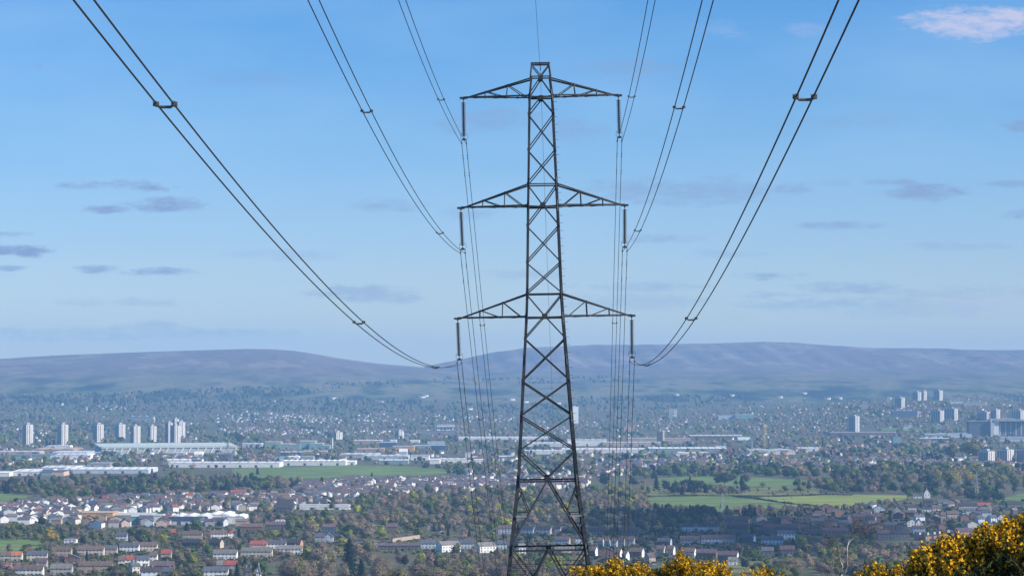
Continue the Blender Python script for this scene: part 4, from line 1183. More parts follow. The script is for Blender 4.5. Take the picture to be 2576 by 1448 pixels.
SHEDS = [
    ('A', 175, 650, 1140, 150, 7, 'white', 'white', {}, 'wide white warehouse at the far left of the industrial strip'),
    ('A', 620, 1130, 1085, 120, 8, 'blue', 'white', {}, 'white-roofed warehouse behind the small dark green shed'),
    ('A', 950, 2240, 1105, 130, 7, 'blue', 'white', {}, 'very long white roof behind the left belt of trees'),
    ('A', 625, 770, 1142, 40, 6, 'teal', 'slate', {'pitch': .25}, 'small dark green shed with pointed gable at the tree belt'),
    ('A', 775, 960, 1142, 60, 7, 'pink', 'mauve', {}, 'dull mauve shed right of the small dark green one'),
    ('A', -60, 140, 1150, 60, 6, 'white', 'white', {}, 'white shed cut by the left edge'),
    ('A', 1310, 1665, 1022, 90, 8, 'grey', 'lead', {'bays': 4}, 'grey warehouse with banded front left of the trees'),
    ('A', 840, 1320, 888, 110, 9, 'white', 'white', {}, 'white shed in front of the blue zigzag roofs'),
    ('A', 760, 1300, 850, 120, 8, 'blue', 'blue', {'bays': 13, 'saw': True}, 'factory with a row of blue zigzag roofs'),
    ('A', 60, 760, 890, 120, 7, 'teal', 'slate', {'bays': 16, 'saw': True}, 'dark factory with a low row of zigzag roofs at the left'),
    ('A', -80, 600, 830, 60, 7, 'pink', 'pale', {}, 'long pale roof reaching the left edge'),
    ('A', 430, 1110, 800, 140, 8, 'tan', 'tan', {'bays': 3}, 'old works with tan roofs below the second tower block'),
    ('A', 700, 1060, 745, 40, 9, 'white', 'white', {'bays': 6}, 'row of small white roof lights on the tan works'),
    ('A', 1300, 1820, 830, 40, 6, 'teal', 'blue', {}, 'low blue-roofed shed under the long ribbed factory'),
    ('C', 0, 230, 838, 50, 6, 'white', 'pale', {}, 'low pale shed under the ribbed factory'),
    ('C', -40, 300, 968, 60, 8, 'white', 'white', {}, 'bright white low building left of the framed white block'),
    ('C', 300, 472, 965, 30, 9, 'white', 'lead', {'sheet': 'navy'}, 'white block with a dark framed window band'),
    ('C', -20, 1640, 1015, 90, 8, 'white', 'white', {'bays': 1}, 'long white depot along the top of the green field'),
    ('C', 1655, 2640, 985, 80, 8, 'white', 'white', {'bays': 12, 'pitch': .12}, 'white depot with a toothed roof line above the green field'),
    ('C', 650, 750, 1010, 20, 6, 'ochre', 'tan', {}, 'small ochre shed in front of the white depot'),
    ('C', 1080, 1370, 710, 60, 8, 'blue', 'pale', {}, 'pale roof right of the ribbed factory'),
    ('C', 1420, 1660, 740, 70, 16, 'teal', 'tan', {}, 'tall blue-walled works, leftmost of the stepped pale roofs'),
    ('C', 1580, 1800, 742, 60, 12, 'teal', 'tan', {}, 'lower step of the left blue-walled works'),
    ('C', 1800, 1950, 742, 60, 11, 'teal', 'tan', {}, 'low works between the two stepped blue ones'),
    ('C', 1945, 2180, 740, 70, 18, 'teal', 'tan', {}, 'tallest blue-walled works, left of the thin chimney'),
    ('C', 2090, 2295, 742, 60, 13, 'teal', 'tan', {}, 'middle step of the tallest blue-walled works'),
    ('C', 2210, 2400, 742, 50, 9, 'teal', 'tan', {}, 'lowest step of the tallest blue-walled works'),
    ('C', 1655, 1970, 850, 50, 9, 'navy', 'pale', {}, 'dark blue-walled shed with pale roof above the white block'),
    ('C', 1750, 1935, 912, 40, 8, 'white', 'white', {}, 'bright white square warehouse above the depot'),
    ('C', 1640, 1755, 912, 40, 7, 'blue', 'blue', {}, 'blue shed left of the bright white square warehouse'),
    ('C', 1585, 1640, 906, 30, 5, 'white', 'white', {}, 'tiny white shed left of the blue one'),
    ('C', 720, 905, 915, 50, 12, 'dark', 'slate', {}, 'dark slate-blue works right of the white depot roofs'),
    ('C', 905, 965, 885, 30, 10, 'grey', 'lead', {}, 'small grey block beside the dark slate-blue works'),
    ('C', 1970, 2150, 912, 50, 7, 'grey', 'lead', {}, 'grey shed right of the bright white square warehouse'),
    ('C', 350, 470, 860, 40, 6, 'white', 'white', {'pitch': .3}, 'little white humped roof below the ribbed factory'),
    ('C', 2000, 2345, 808, 60, 5, 'tan', 'tan', {}, 'low olive-tan bank of sheds'),
    ('E', 190, 610, 660, 70, 8, 'tan', 'pale', {}, 'long pale shed above the orange store'),
    ('E', 570, 830, 705, 60, 10, 'navy', 'blue', {}, 'dark blue-grey shed left of the orange store'),
    ('E', 740, 830, 655, 40, 8, 'white', 'white', {}, 'small white shed behind the dark blue-grey one'),
    ('E', 775, 1095, 775, 60, 11, 'ochre', 'lead', {}, 'store with a bright orange front wall'),
    ('E', 240, 640, 785, 60, 7, 'tan', 'tan', {}, 'olive-tan shed left of the orange store'),
    ('E', 1040, 1180, 645, 40, 6, 'white', 'white', {}, 'small white flat shed above the orange store'),
    ('E', 1300, 1560, 690, 60, 9, 'navy', 'lead', {'sheet': 'blue'}, 'dark shed with pale panels right of the orange store'),
    ('E', 1350, 1565, 750, 50, 10, 'navy', 'blue', {}, 'deep blue-walled store right of the orange one'),
    ('E', 1090, 1350, 725, 40, 6, 'teal', 'pale', {}, 'low pale-roofed shed touching the orange store'),
    ('E', 0, 560, 870, 110, 7, 'grey', 'pale', {'bays': 5}, 'cluster of pale grey roofs left of the white block'),
    ('E', 300, 1000, 900, 120, 7, 'blue', 'pale', {'bays': 6}, 'wide many-bayed grey roof in the middle distance'),
    ('E', 870, 990, 850, 40, 10, 'blue', 'white', {'pitch': .3}, 'white pointed roof in the grey cluster'),
    ('E', 1045, 1320, 905, 60, 9, 'white', 'lead', {}, 'white oblong factory left of the conifer'),
    ('E', 1335, 1485, 962, 60, 8, 'white', 'white', {}, 'pinkish white shed above the dense estate'),
    ('E', 1480, 1900, 945, 60, 7, 'white', 'white', {'bays': 4}, 'white works left of the pointed conifer'),
    ('E', 2000, 2150, 955, 40, 7, 'white', 'white', {}, 'white shed right of the pointed conifer'),
    ('E', 565, 1005, 965, 70, 7, 'teal', 'pale', {}, 'pale teal shed above the end of the green field'),
    ('E', 0, 210, 975, 60, 6, 'white', 'white', {}, 'white flat shed touching the green field'),
    ('E', 1870, 1970, 862, 30, 9, 'white', 'pale', {}, 'small square white block above the pointed conifer'),
    ('E', 2380, 2640, 905, 60, 7, 'tan', 'pale', {}, 'pale roof behind the wires left of the pylon'),
    ('E', 1770, 3120, 615, 60, 9, 'pink', 'white', {'sheet': 'white'}, 'very long low works with a striped pinkish wall behind the pylon'),
    ('G', 230, 880, 700, 90, 8, 'white', 'white', {}, 'white-roofed works seen through the pylon'),
    ('G', 840, 1430, 690, 80, 14, 'white', 'green', {}, 'works with a broad pale green roof right of the pylon'),
    ('G', 1380, 2250, 695, 60, 9, 'pink', 'pale', {}, 'pale pinkish works behind the wires'),
    ('G', 1740, 2190, 655, 50, 13, 'pink', 'tan', {'sheet': 'tan'}, 'upper pinkish-tan works left of the round silo'),
    ('G', 2300, 2700, 650, 50, 11, 'pink', 'tan', {}, 'tan-roofed works right of the round silo'),
    ('G', 190, 760, 815, 70, 7, 'white', 'white', {}, 'white warehouse behind the pylon foot'),
    ('G', 760, 2080, 795, 80, 8, 'white', 'white', {}, 'long white warehouse right of the pylon'),
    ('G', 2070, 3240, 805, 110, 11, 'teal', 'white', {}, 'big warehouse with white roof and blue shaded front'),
    ('I', 480, 668, 1000, 40, 9, 'green' if 'green' in WALLS else 'teal', 'green', {}, 'pale green end of the big white-roofed warehouse'),
    ('I', -100, 420, 1085, 90, 6, 'white', 'white', {'bays': 3}, 'low white sheds in front of the big warehouse'),
    ('I', 1020, 1700, 1060, 110, 8, 'white', 'pale', {'bays': 2}, 'grey-white warehouse right of the red crane'),
    ('I', 1740, 2060, 1012, 50, 7, 'white', 'white', {}, 'row of white sheds below the brown estate'),
    ('I', 110, 900, 830, 60, 9, 'brick', 'white', {}, 'brick works with a long white roof edge'),
    ('I', 840, 1025, 880, 50, 6, 'teal', 'green', {'pitch': .3}, 'little building with a pale green curved roof'),
    ('I', 540, 800, 530, 40, 12, 'blue', 'blue', {}, 'far grey-blue college block, left half'),
    ('I', 795, 1070, 525, 40, 14, 'teal', 'green', {}, 'far pale turquoise college block, right half'),
    ('I', 2230, 3230, 800, 70, 12, 'brick', 'lead', {}, 'long dark brick shed below the tall white tower block'),
    ('K', 250, 480, 800, 40, 4, 'white', 'white', {}, 'thin white line of a shed below the tower block'),
    ('K', 1085, 1345, 815, 40, 11, 'white', 'pale', {'sheet': 'teal'}, 'white clinic block with striped front'),
    ('K', 1350, 1790, 805, 60, 10, 'blue', 'pale', {'bays': 4}, 'low blue-grey clinic roofs before the hospital'),
    ('K', 1010, 1560, 875, 50, 9, 'pink', 'pale', {'sheet': 'dark'}, 'pinkish two-storey school with dark window bands'),
    ('K', 1310, 1560, 950, 30, 9, 'pink', 'mauve', {}, 'pink stone tenement below the clinic'),
    ('K', 2220, 2640, 860, 50, 10, 'blue', 'lead', {'sheet': 'grey'}, 'long grey-striped car park at the right edge'),
    ('K', 600, 730, 930, 30, 22, 'teal', 'slate', {}, 'square dark green block among trees'),
    ('K', 730, 830, 930, 30, 14, 'orange', 'brown', {}, 'reddish block right of the square dark green one'),
    ('K', 1390, 1540, 1150, 20, 5, 'white', 'pale', {}, 'small white hall among the right-hand trees'),
    ('D', -20, 560, 590, 60, 9, 'blue', 'white', {'bays': 3, 'pitch': .12, 'sheet': 'navy'}, 'large white-roofed workshop in the left town'),
    ('D', 395, 560, 592, 10, 5, 'yellow', 'pale', {}, 'low yellow-fronted workshop with a dark red door'),
    ('D', 560, 880, 560, 70, 9, 'white', 'white', {'bays': 2, 'pitch': .12}, 'white ribbed workshop roof right of the yellow front'),
    ('D', 800, 1110, 575, 50, 8, 'white', 'white', {'bays': 2, 'pitch': .12}, 'rightmost white workshop of the left town'),
    ('B', 1225, 1700, 490, 50, 6, 'ochre', 'tan', {}, 'school with a tan roof and warm orange wall'),
    ('B', 1740, 2270, 540, 60, 7, 'tan', 'pale', {}, 'long pale roof right of the tan-roofed school'),
    ('B', 1970, 2090, 575, 30, 8, 'teal', 'green', {}, 'turquoise-walled hall in the left town'),
    ('B', 2290, 2430, 560, 40, 8, 'white', 'green', {}, 'white and pale turquoise hall right of the dark gable'),
    ('B', 2090, 2280, 582, 24, 6, 'dark', 'slate', {'pitch': .3}, 'dark gabled hall between the turquoise and white halls'),
    ('D', 1945, 2700, 362, 20, 6, 'white', 'pale', {'sheet': 'white'}, 'long thin white school block above the wood'),
    ('D', 1590, 1830, 402, 40, 5, 'dark', 'dark', {'pitch': .5}, 'big dark humped roof in the wood'),
]
for (pn, x0, x1, yb, dp, h, wl, rf, op, lab) in SHEDS:
    a, y = pp(pn, x0, yb); b_, _ = pp(pn, x1, yb)
    shed(a, b_, y, dp, h, wl, rf, lab, **op)

# the ribbed factory
pL = at(240, 1141); pR = at(584, 1138); w = (pR - pL).length
rt = tag(empty('ribbed_factory', ((pL.x + pR.x) / 2, (pL.y + pR.y) / 2 + 40, min(pL.z, pR.z)), math.atan2(pR.y - pL.y, pR.x - pL.x)), 'very long pale green factory with a ribbed front and toothed roof', 'factory')
b = MB(); b.box(-w / 2, w / 2, -40, 40, -3, 15); b.build('wall', WALLS['grey'], rt)
b = MB(); b.add([(-w / 2 - 1, -42, 13), (w / 2 + 1, -42, 13), (w / 2 + 1, 40, 21), (-w / 2 - 1, 40, 21), (-w / 2 - 1, -42, 12), (w / 2 + 1, -42, 12), (w / 2 + 1, 40, 15.2), (-w / 2 - 1, 40, 15.2)], [(0, 1, 2, 3), (4, 7, 6, 5), (0, 4, 5, 1), (1, 5, 6, 2), (2, 6, 7, 3), (3, 7, 4, 0)])
b.build('roof', ROOFS['green'], rt)
for k in range(18):
    x = -w / 2 + w * (k + .5) / 18
    b = MB(); b.beam((x - 4, -42, .5), (x + 4, -41, 12.6), 1.6); b.build('rib', WALLS['white'], rt)

# ------------------------------------------------------------------ tower blocks
PALE = mat('tower_render', (.64, .63, .60), rough=.8, var=.08, scale=.05)
PALE2 = mat('tower_render_grey', (.42, .45, .48), rough=.8, var=.08, scale=.05)
BAND = mat('tower_brown_band', (.30, .21, .17), rough=.8, var=.15, scale=.1)
BAND2 = mat('tower_window_and_shade_band', (.13, .16, .20), rough=.3, spec=.5, var=.2, scale=.3)
TOPS = mat('tower_roof', (.25, .25, .26), rough=.9)


def tower_block(p_, x0, xm, x1, yt, yb, label, main=None, side=None, th=38, group='tower blocks', bands=True):
    (a, t), (m, b0), (c, _) = pp(p_, x0, yt), pp(p_, xm, yb), pp(p_, x1, yb)
    p = at(m, b0); k = mpp(p.y); h = (b0 - t) * k
    th = R(th); wr, wlf = (c - m) * k / math.cos(th), (m - a) * k / math.sin(th)
    root = tag(empty('tower_block', (p.x, p.y, p.z), th), label, 'tower block', group)
    HOUSE_BOXES.append((a, c, b0, (b0 - t)))
    b = MB(); b.box(0, wr, 0, wlf, -3, h); b.build('wall', main or PALE, root)
    b = MB(); b.box(-.4, wr + .4, -.4, wlf + .4, h, h + 1.2); sl = b.build('roof_slab', TOPS, root)
    b = MB(); b.box(wr * .3, wr * .7, wlf * .3, wlf * .7, h + 1.2, h + 4.5); b.build('plant_room', side or PALE2, sl)
    if bands:
        b = MB(); b.box(wr * .40, wr * .58, -.25, .2, 2, h - 1); b.build('balcony_column', BAND, root)
        for q in (.12, .75):
            b = MB(); b.box(wr * q, wr * (q + .1), -.2, .2, 3, h - 2); b.build('window_and_shade_column', BAND2 if q < .5 else PALE2, root)
        for q in (.04, .28, .52, .76):  # left face mostly covered in dark columns to paint in its shade
            b = MB(); b.box(-.2, .2, wlf * q, wlf * (q + .2), 3, h - 2); b.build('window_and_shade_column', BAND2, root)
    return root


TB = [('A', 322, 397, 487, 372, 690, 'leftmost pale tower block of the row at left'),
      ('A', 845, 930, 1018, 372, 690, 'second tower block from the left in the row at left'),
      ('A', 1385, 1465, 1555, 368, 632, 'third tower block from the left in the row at left'),
      ('A', 1715, 1795, 1882, 366, 592, 'fourth tower block from the left, partly behind trees'),
      ('A', 1955, 2020, 2110, 395, 692, 'fifth tower block from the left, darker with two bright strips'),
      ('A', 2215, 2275, 2355, 395, 625, 'sixth tower block from the left, dark front with grey side'),
      ('A', 2480, 2540, 2600, 345, 660, 'dark tower block just left of the last close group'),
      ('C', 20, 60, 120, 285, 545, 'dark tower block rising behind the last close group'),
      ('C', -20, 60, 140, 385, 680, 'nearest tower block of the last close group, deep blue left side'),
      ('C', 90, 130, 212, 330, 565, 'bright white tower block at the right end of the row'),
      ('I', 2515, 2606, 2675, 485, 745, 'lone tall white tower block above the long brick shed'),
      ('K', 640, 725, 782, 205, 372, 'tower block with a wide dark side on the right-hand hill'),
      ('K', 905, 975, 1030, 122, 245, 'left one of the three tower blocks on the hill crest'),
      ('K', 1040, 1065, 1115, 108, 240, 'middle one of the three tower blocks on the hill crest'),
      ('K', 1225, 1300, 1357, 98, 245, 'right one of the three tower blocks on the hill crest'),
      ('K', 1195, 1310, 1378, 400, 582, 'left one of the pair of broad tower blocks with dark fronts'),
      ('K', 1395, 1525, 1586, 370, 545, 'right one of the pair of broad tower blocks with dark fronts'),
      ('K', 1900, 2015, 2075, 420, 560, 'tower block directly behind the left wing of the hospital'),
      ('K', 2090, 2160, 2225, 385, 560, 'taller tower block directly behind the hospital core'),
      ('K', 2410, 2525, 2610, 398, 570, 'tower block behind the hospital at the right edge'),
      ('K', 1912, 2035, 2150, 1015, 1200, 'left one of the low pale blocks of flats at the right edge'),
      ('K', 2195, 2325, 2440, 990, 1195, 'middle one of the low pale blocks of flats at the right edge'),
      ('K', 2490, 2600, 2700, 985, 1195, 'low pale block of flats cut by the right edge')]
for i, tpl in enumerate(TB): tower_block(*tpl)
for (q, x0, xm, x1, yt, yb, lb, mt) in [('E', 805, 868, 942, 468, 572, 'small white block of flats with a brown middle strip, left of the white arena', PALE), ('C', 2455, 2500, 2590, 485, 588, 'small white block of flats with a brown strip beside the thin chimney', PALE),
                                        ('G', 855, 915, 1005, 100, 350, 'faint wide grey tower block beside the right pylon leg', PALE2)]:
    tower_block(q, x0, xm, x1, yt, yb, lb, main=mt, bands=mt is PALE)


def slab(p_, x0, x1, yt, yb, dep, wall, label, end='white', cat='flats', name='slab_block', rot=0):
    (a, t), (c, b0) = pp(p_, x0, yt), pp(p_, x1, yb)
    p = at((a + c) / 2, b0); k = mpp(p.y); w, h = (c - a) * k, (b0 - t) * k
    root = tag(empty(name, (p.x, p.y + dep / 2, p.z), R(rot)), label, cat)
    HOUSE_BOXES.append((a, c, b0, b0 - t))
    b = MB(); b.box(-w / 2, w / 2 - w * .04, -dep / 2, dep / 2, -3, h); b.build('wall', WALLS[wall], root)
    b = MB(); b.box(w / 2 - w * .04, w / 2, -dep / 2 - .3, dep / 2 + .3, -3, h + .4); b.build('end_wall', WALLS[end], root)
    b = MB(); b.box(-w / 2 - .5, w / 2 + .5, -dep / 2 - .5, dep / 2 + .5, h + .4, h + 1.4); b.build('roof', ROOFS['lead'], root)
    for q in (-.3, -.05, .2):
        b = MB(); b.box(w * q, w * (q + .06), -dep / 4, dep / 4, h + 1.4, h + 4); b.build('plant_room', WALLS['white'], root)
    n = max(2, int(h / 3.2))
    for f in range(min(n, 12)):
        b = MB(); z = h * (f + .45) / n; b.box(-w / 2 + 1, w / 2 - w * .06, -dep / 2 - .15, -dep / 2 + .1, z, z + h / n * .42); b.build('window_band', BAND2, root)
    return root


slab('A', 1900, 2330, 250, 330, 14, 'grey', 'long dark slab block with white roof huts behind the tower row')
slab('K', 575, 985, 405, 505, 16, 'navy', 'long dark blue slab block with a white right end on the hill')
slab('K', 125, 225, 285, 372, 14, 'pink', 'small pair of pinkish flats at the left of the right-hand hill', end='pink')
slab('K', 508, 558, 212, 275, 12, 'cream', 'small cream block on the hill crest', end='cream')
slab('K', 1420, 1660, 250, 290, 12, 'white', 'row of low white flats left on the far ridge')
slab('K', 1660, 2010, 268, 315, 12, 'cream', 'row of low cream flats on the far ridge, with a reddish middle')
slab('K', 760, 830, 625, 690, 10, 'white', 'tiny white block left of two, on the slope below the dark slab')
slab('K', 845, 890, 600, 660, 10, 'white', 'tiny white block right of two, on the slope below the dark slab')
slab('K', 1255, 1330, 620, 685, 10, 'pink', 'tiny white and pink block below the broad tower blocks', end='pink')
slab('E', 1165, 1780, 465, 512, 14, 'grey', 'row of pale flats below the white arena', end='grey')

# hospital
(a, t), (c, b0) = pp('K', 1750, 560), pp('K', 2640, 790)
p = at((a + c) / 2, b0); k = mpp(p.y); w = (c - a) * k; h = (b0 - t) * k
ho_ = tag(empty('hospital', (p.x, p.y + 20, p.z)), 'massive dark hospital with a bright corner core and curved roof at right', 'hospital')
HOUSE_BOXES.append((a, c, b0, b0 - t))
X = lambda zx: (pp('K', zx, 0)[0] - (a + c) / 2) * k
b = MB(); b.box(X(1750), X(2070), -15, 25, -3, h * .98); b.build('west_wing', WALLS['dark'], ho_)
b = MB(); b.box(X(2200), X(2640), -12, 25, -3, h); b.build('east_wing', WALLS['dark'], ho_)
b = MB(); b.box(X(2070), X(2125), -24, 10, -3, h * 1.15); b.build('stair_core', WALLS['blue'], ho_)
b = MB(); b.box(X(2125), X(2200), -20, 10, -3, h * 1.0); b.build('core', WALLS['white'], ho_)
b = MB(); xs = np.linspace(X(2120), X(2640), 13)
for i in range(12):
    z0, z1 = (h + 1 + 7 * math.sin(math.pi * (.15 + .85 * q / 12)) ** .8 for q in (i, i + 1))
    b.add([(xs[i], -26, z0), (xs[i + 1], -26, z1), (xs[i + 1], 26, z1), (xs[i], 26, z0), (xs[i], -26, h + .2), (xs[i + 1], -26, h + .2), (xs[i + 1], 26, h + .2), (xs[i], 26, h + .2)], [(0, 1, 2, 3), (4, 7, 6, 5), (0, 4, 5, 1), (2, 6, 7, 3)])
b.build('roof', ROOFS['lead'], ho_)
b = MB(); b.box(X(1740), X(2068), -17, 26, h * .98 + .05, h * .98 + 1.5); b.build('roof', ROOFS['lead'], ho_)
for i in range(10):
    x = X(2215 + i * 40); b = MB(); b.box(x, x + 3.4, -12.4, -11.8, 3, h - 3); b.build('window_and_shade_column', BAND2 if i % 2 else PALE2, ho_)
for i in range(6):
    z = h * (i + .4) / 6.5; b = MB(); b.box(X(1755), X(2066), -15.3, -14.8, z, z + 1.6); b.build('window_band', BAND2, ho_)

# white arena with a spiky roof
(a, t), (c, b0) = pp('E', 1440, 380), pp('E', 1710, 462)
p = at((a + c) / 2, b0); k = mpp(p.y); w = (c - a) * k; h = (b0 - t) * k
ar = tag(empty('arena', (p.x, p.y + 20, p.z)), 'white arena with a crown of spikes along its roof', 'arena')
HOUSE_BOXES.append((a, c, b0, b0 - t))
b = MB(); b.box(-w / 2 + w * .12, w / 2 - w * .06, -20, 20, -3, h * .72); b.build('wall', WALLS['grey'], ar)
b = MB(); b.box(-w / 2, w / 2, -24, 24, h * .72, h * .95); b.build('roof', WALLS['white'], ar)
for i in range(11):
    x = -w / 2 + w * (i + .5) / 11; b = MB(); b.beam((x, -22, h * .9), (x + .8, -22, h * 1.35), 1.1); b.build('roof_spike', WALLS['white'], ar)
for i in range(5):
    x = -w * .36 + w * .18 * i; b = MB(); b.box(x, x + w * .07, -20.6, -19.8, 0, h * .7); b.build('column', WALLS['white'], ar)

# round silo with its dark annex
(a, t), (c, b0) = pp('G', 2190, 470), pp('G', 2300, 672)
p = at((a + c) / 2, b0); k = mpp(p.y); h = (b0 - t) * k; w = (c - a) * k
si = tag(empty('silo', (p.x, p.y, p.z)), 'tall round pale silo with a dark square annex', 'silo')
HOUSE_BOXES.append((a, c, b0, b0 - t))
b = MB(); b.lathe([(w * .22, -2), (w * .22, h), (w * .16, h + 2), (.3, h + 2.6)], 16, (w * .28, 0, 0)); b.build('drum', WALLS['pink'], si, smooth=False)
b = MB(); b.box(-w * .5, w * .05, -6, 10, -2, h * .94); b.build('annex', WALLS['dark'], si)
b = MB(); b.box(-w * .1, w * .02, -1, 1, h * .94, h + 6); b.build('hoist_post', FRAME, si)
# gas holder frame
(a, t), (c, b0) = pp('G', 2380, 140), pp('G', 2484, 272)
p = at((a + c) / 2, b0); k = mpp(p.y); h = (b0 - t) * k; r_ = (c - a) * k / 2
gh = tag(empty('gas_holder', (p.x, p.y + r_, p.z)), 'faint round gas holder of slender pale columns', 'gas holder')
for i in range(12):
    t_ = i * math.pi / 6; b = MB(); b.beam((r_ * math.cos(t_), r_ * math.sin(t_), -2), (r_ * math.cos(t_), r_ * math.sin(t_), h), 1.6); b.build('column', PALE, gh)
for z in (h * .35, h * .7, h):
    b = MB(); b.tube([(r_ * math.cos(q * math.pi / 12), r_ * math.sin(q * math.pi / 12), z - .6) for q in range(25)], .7, 5); b.build('ring', PALE, gh)
# brown stone church-like mill behind the wires
(a, t), (c, b0) = pp('G', 1690, 365), pp('G', 1850, 470)
p = at((a + c) / 2, b0); k = mpp(p.y); h = (b0 - t) * k; w = (c - a) * k
ml = tag(empty('stone_mill', (p.x, p.y + 12, p.z)), 'warm stone mill with a stepped top behind the wires', 'mill')
b = MB(); b.box(-w * .5, w * .2, -12, 12, -3, h * .75); b.build('wall', WALLS['pink'], ml)
b = MB(); b.box(-w * .3, w * .05, -11, 11, h * .75 + .01, h); b.build('tower', WALLS['tan'], ml)
b = MB(); b.box(w * .2, w * .5, -9, 9, -3, h * .55); b.build('annex', WALLS['orange'], ml)
b = MB(); b.box(-w * .52, w * .22, -12.5, 12.5, h * .75 - .6, h * .75 - .02); b.build('roof', ROOFS['lead'], ml)


def crane(p_, xb, yb, yt, xj, yj, m, label, rear=None):
    (bx, by), (tx, ty), (jx, jy) = pp(p_, xb, yb), pp(p_, xb, yt), pp(p_, xj, yj)
    p = at(bx, by); k = mpp(p.y); H = (by - ty) * k
    r = tag(empty('crane', p), label, 'crane')
    b = MB(); s = max(1.4, .85 * k)
    for i in (-1, 1):
        for j in (-1, 1): b.beam((i * s, j * s, -1), (i * s, j * s, H), .75)
    n = 14
    for i in range(n):
        z0, z1 = H * i / n, H * (i + 1) / n; f = 1 if i % 2 else -1
        b.beam((-s * f, -s, z0), (s * f, -s, z1), .6); b.beam((s, -s * f, z0), (s, s * f, z1), .45)
    b.build('mast', m, r)
    b = MB(); e = Vector(((jx - tx) * k, 0, H + (ty - jy) * k)); o = Vector((0, 0, H))
    b.beam(o, e, .8); b.beam(o + Vector((0, 0, 3.5)), e, .4)
    for i in range(1, 8): b.beam(o.lerp(e, i / 8), (o + Vector((0, 0, 3.5))).lerp(e, i / 8 - .06), .35)
    b.build('jib', m, r)
    b = MB(); b.box(-s * 1.6, s * 1.6, -s * 1.4, s * 1.4, H - 2, H + 2.5); b.box(s * 1.6, s * 4.2, -s, s, H - 1, H + 1.5); b.build('cab', m, r)


YEL = mat('crane_yellow', (.75, .56, .06), rough=.5); REDC = mat('crane_red', (.40, .10, .08), rough=.5)
crane('I', 1240, 930, 640, 1203, 570, YEL, 'tall yellow tower crane standing alone on the plain')
crane('I', 700, 1120, 990, 770, 895, REDC, 'small red crane at the end of the big white-roofed warehouse')
crane('G', 1950, 690, 600, 1880, 515, mat('crane_grey', (.35, .36, .38), rough=.5), 'grey crane with an arched jib before the tan works')

# thin chimney
(a, t), (_, b0) = pp('C', 2442, 570), pp('C', 2442, 745)
p = at(a, b0); k = mpp(p.y); h = (b0 - t) * k
ch = tag(empty('factory_chimney', p), 'thin white factory chimney beside the blue-walled works', 'chimney')
b = MB(); b.lathe([(2.0, -2), (1.2, h)], 10); b.build('stack', WALLS['white'], ch); b = MB(); b.lathe([(1.5, h), (1.5, h + 1.2)], 10); b.build('collar', WALLS['stone'], ch)

# distant pylons
GALV = mat('galvanised_lattice', (.52, .53, .52), rough=.5, metal=.2)
DULL = mat('dull_lattice', (.20, .21, .22), rough=.6)


def far_pylon(p_, x, yb, yt, label, m, dist=None):
    (px, by), (_, ty) = pp(p_, x, yb), pp(p_, x, yt)
    p = at(px, by); k = mpp(p.y); H = (by - ty) * k; th_ = max(.22, .42 * k)
    r = tag(empty('far_pylon', p, rnd.uniform(-.25, .25)), label, 'pylon')
    hwf = lambda z: np.interp(z / H, [0, .28, .62, 1], [.10, .055, .03, .012]) * H
    for sx_ in (-1, 1):
        for sy_ in (-1, 1):
            b = MB(); zs = [-1, H * .28, H * .62, H]
            for z0, z1 in zip(zs[:-1], zs[1:]): b.beam((sx_ * hwf(z0), sy_ * hwf(z0), z0), (sx_ * hwf(z1), sy_ * hwf(z1), z1), th_)
            b.build('leg', m, r)
    b = MB(); zs = np.linspace(0, 1, 10) ** .8 * H * .97
    for z0, z1 in zip(zs[:-1], zs[1:]):
        for q in range(4):
            f = lambda u, z: tuple(Matrix.Rotation(q * math.pi / 2, 3, 'Z') @ Vector((u * hwf(z), -hwf(z), z)))
            b.beam(f(-1, z0), f(1, z1), th_ * .7); b.beam(f(1, z0), f(-1, z1), th_ * .7)
    b.build('bracing', m, r)
    for z, L in ((.60, .17), (.76, .155), (.91, .14)):
        for s_ in (-1, 1):
            b = MB(); tip = Vector((s_ * L * H, 0, z * H)); hz = hwf(z * H)
            for q in (-1, 1):
                b.beam((s_ * hz, q * hz, z * H), tip, th_ * .8); b.beam((s_ * hz, q * hz, (z + .05) * H), tip, th_ * .8)
            b.build('cross_arm', m, r)


far_pylon('L', 1680, 395, 45, 'pale pylon in front of the yellow-green trees at right', GALV)
far_pylon('L', 1465, 260, 120, 'small faint pylon left of the pale one at right', GALV)
far_pylon('J', 535, 560, 330, 'grey pylon standing before the green field', mat('grey_lattice', (.36, .38, .40), rough=.6))
far_pylon('I', 1050, 1100, 850, 'thin pale pylon right of the red crane', GALV)
far_pylon('I', 935, 990, 830, 'fainter thin pylon left of the pale one by the red crane', DULL)
far_pylon('D', 135, 585, 380, 'dull grey pylon standing before the white workshop roofs', DULL)
far_pylon('C', 860, 920, 560, 'slender pylon at the right end of the ribbed factory', DULL)

# white chapel-like house at the field corner
chp = house(*(pp('L', 965, 0)[0], pp('L', 1045, 0)[0]), pp('L', 0, 388)[1], 'white', 'slate', 'tall white gabled house standing at the corner of the yellowish field', turn=True, e=7, r=6, name='gabled_house')
house(pp('L', 820, 0)[0], pp('L', 930, 0)[0], pp('L', 0, 388)[1], 'white', 'slate', 'low white cottage left of the tall white gabled house', e=3, r=2, stacks=0, name='cottage')

# ------------------------------------------------------------------ estates too dense to tell house from house
def inside(poly, x, y):
    c = False; n = len(poly)
    for i in range(n):
        (x0, y0), (x1, y1) = poly[i], poly[i - 1]
        if (y0 > y) != (y1 > y) and x < (x1 - x0) * (y - y0) / (y1 - y0) + x0: c = not c
    return c


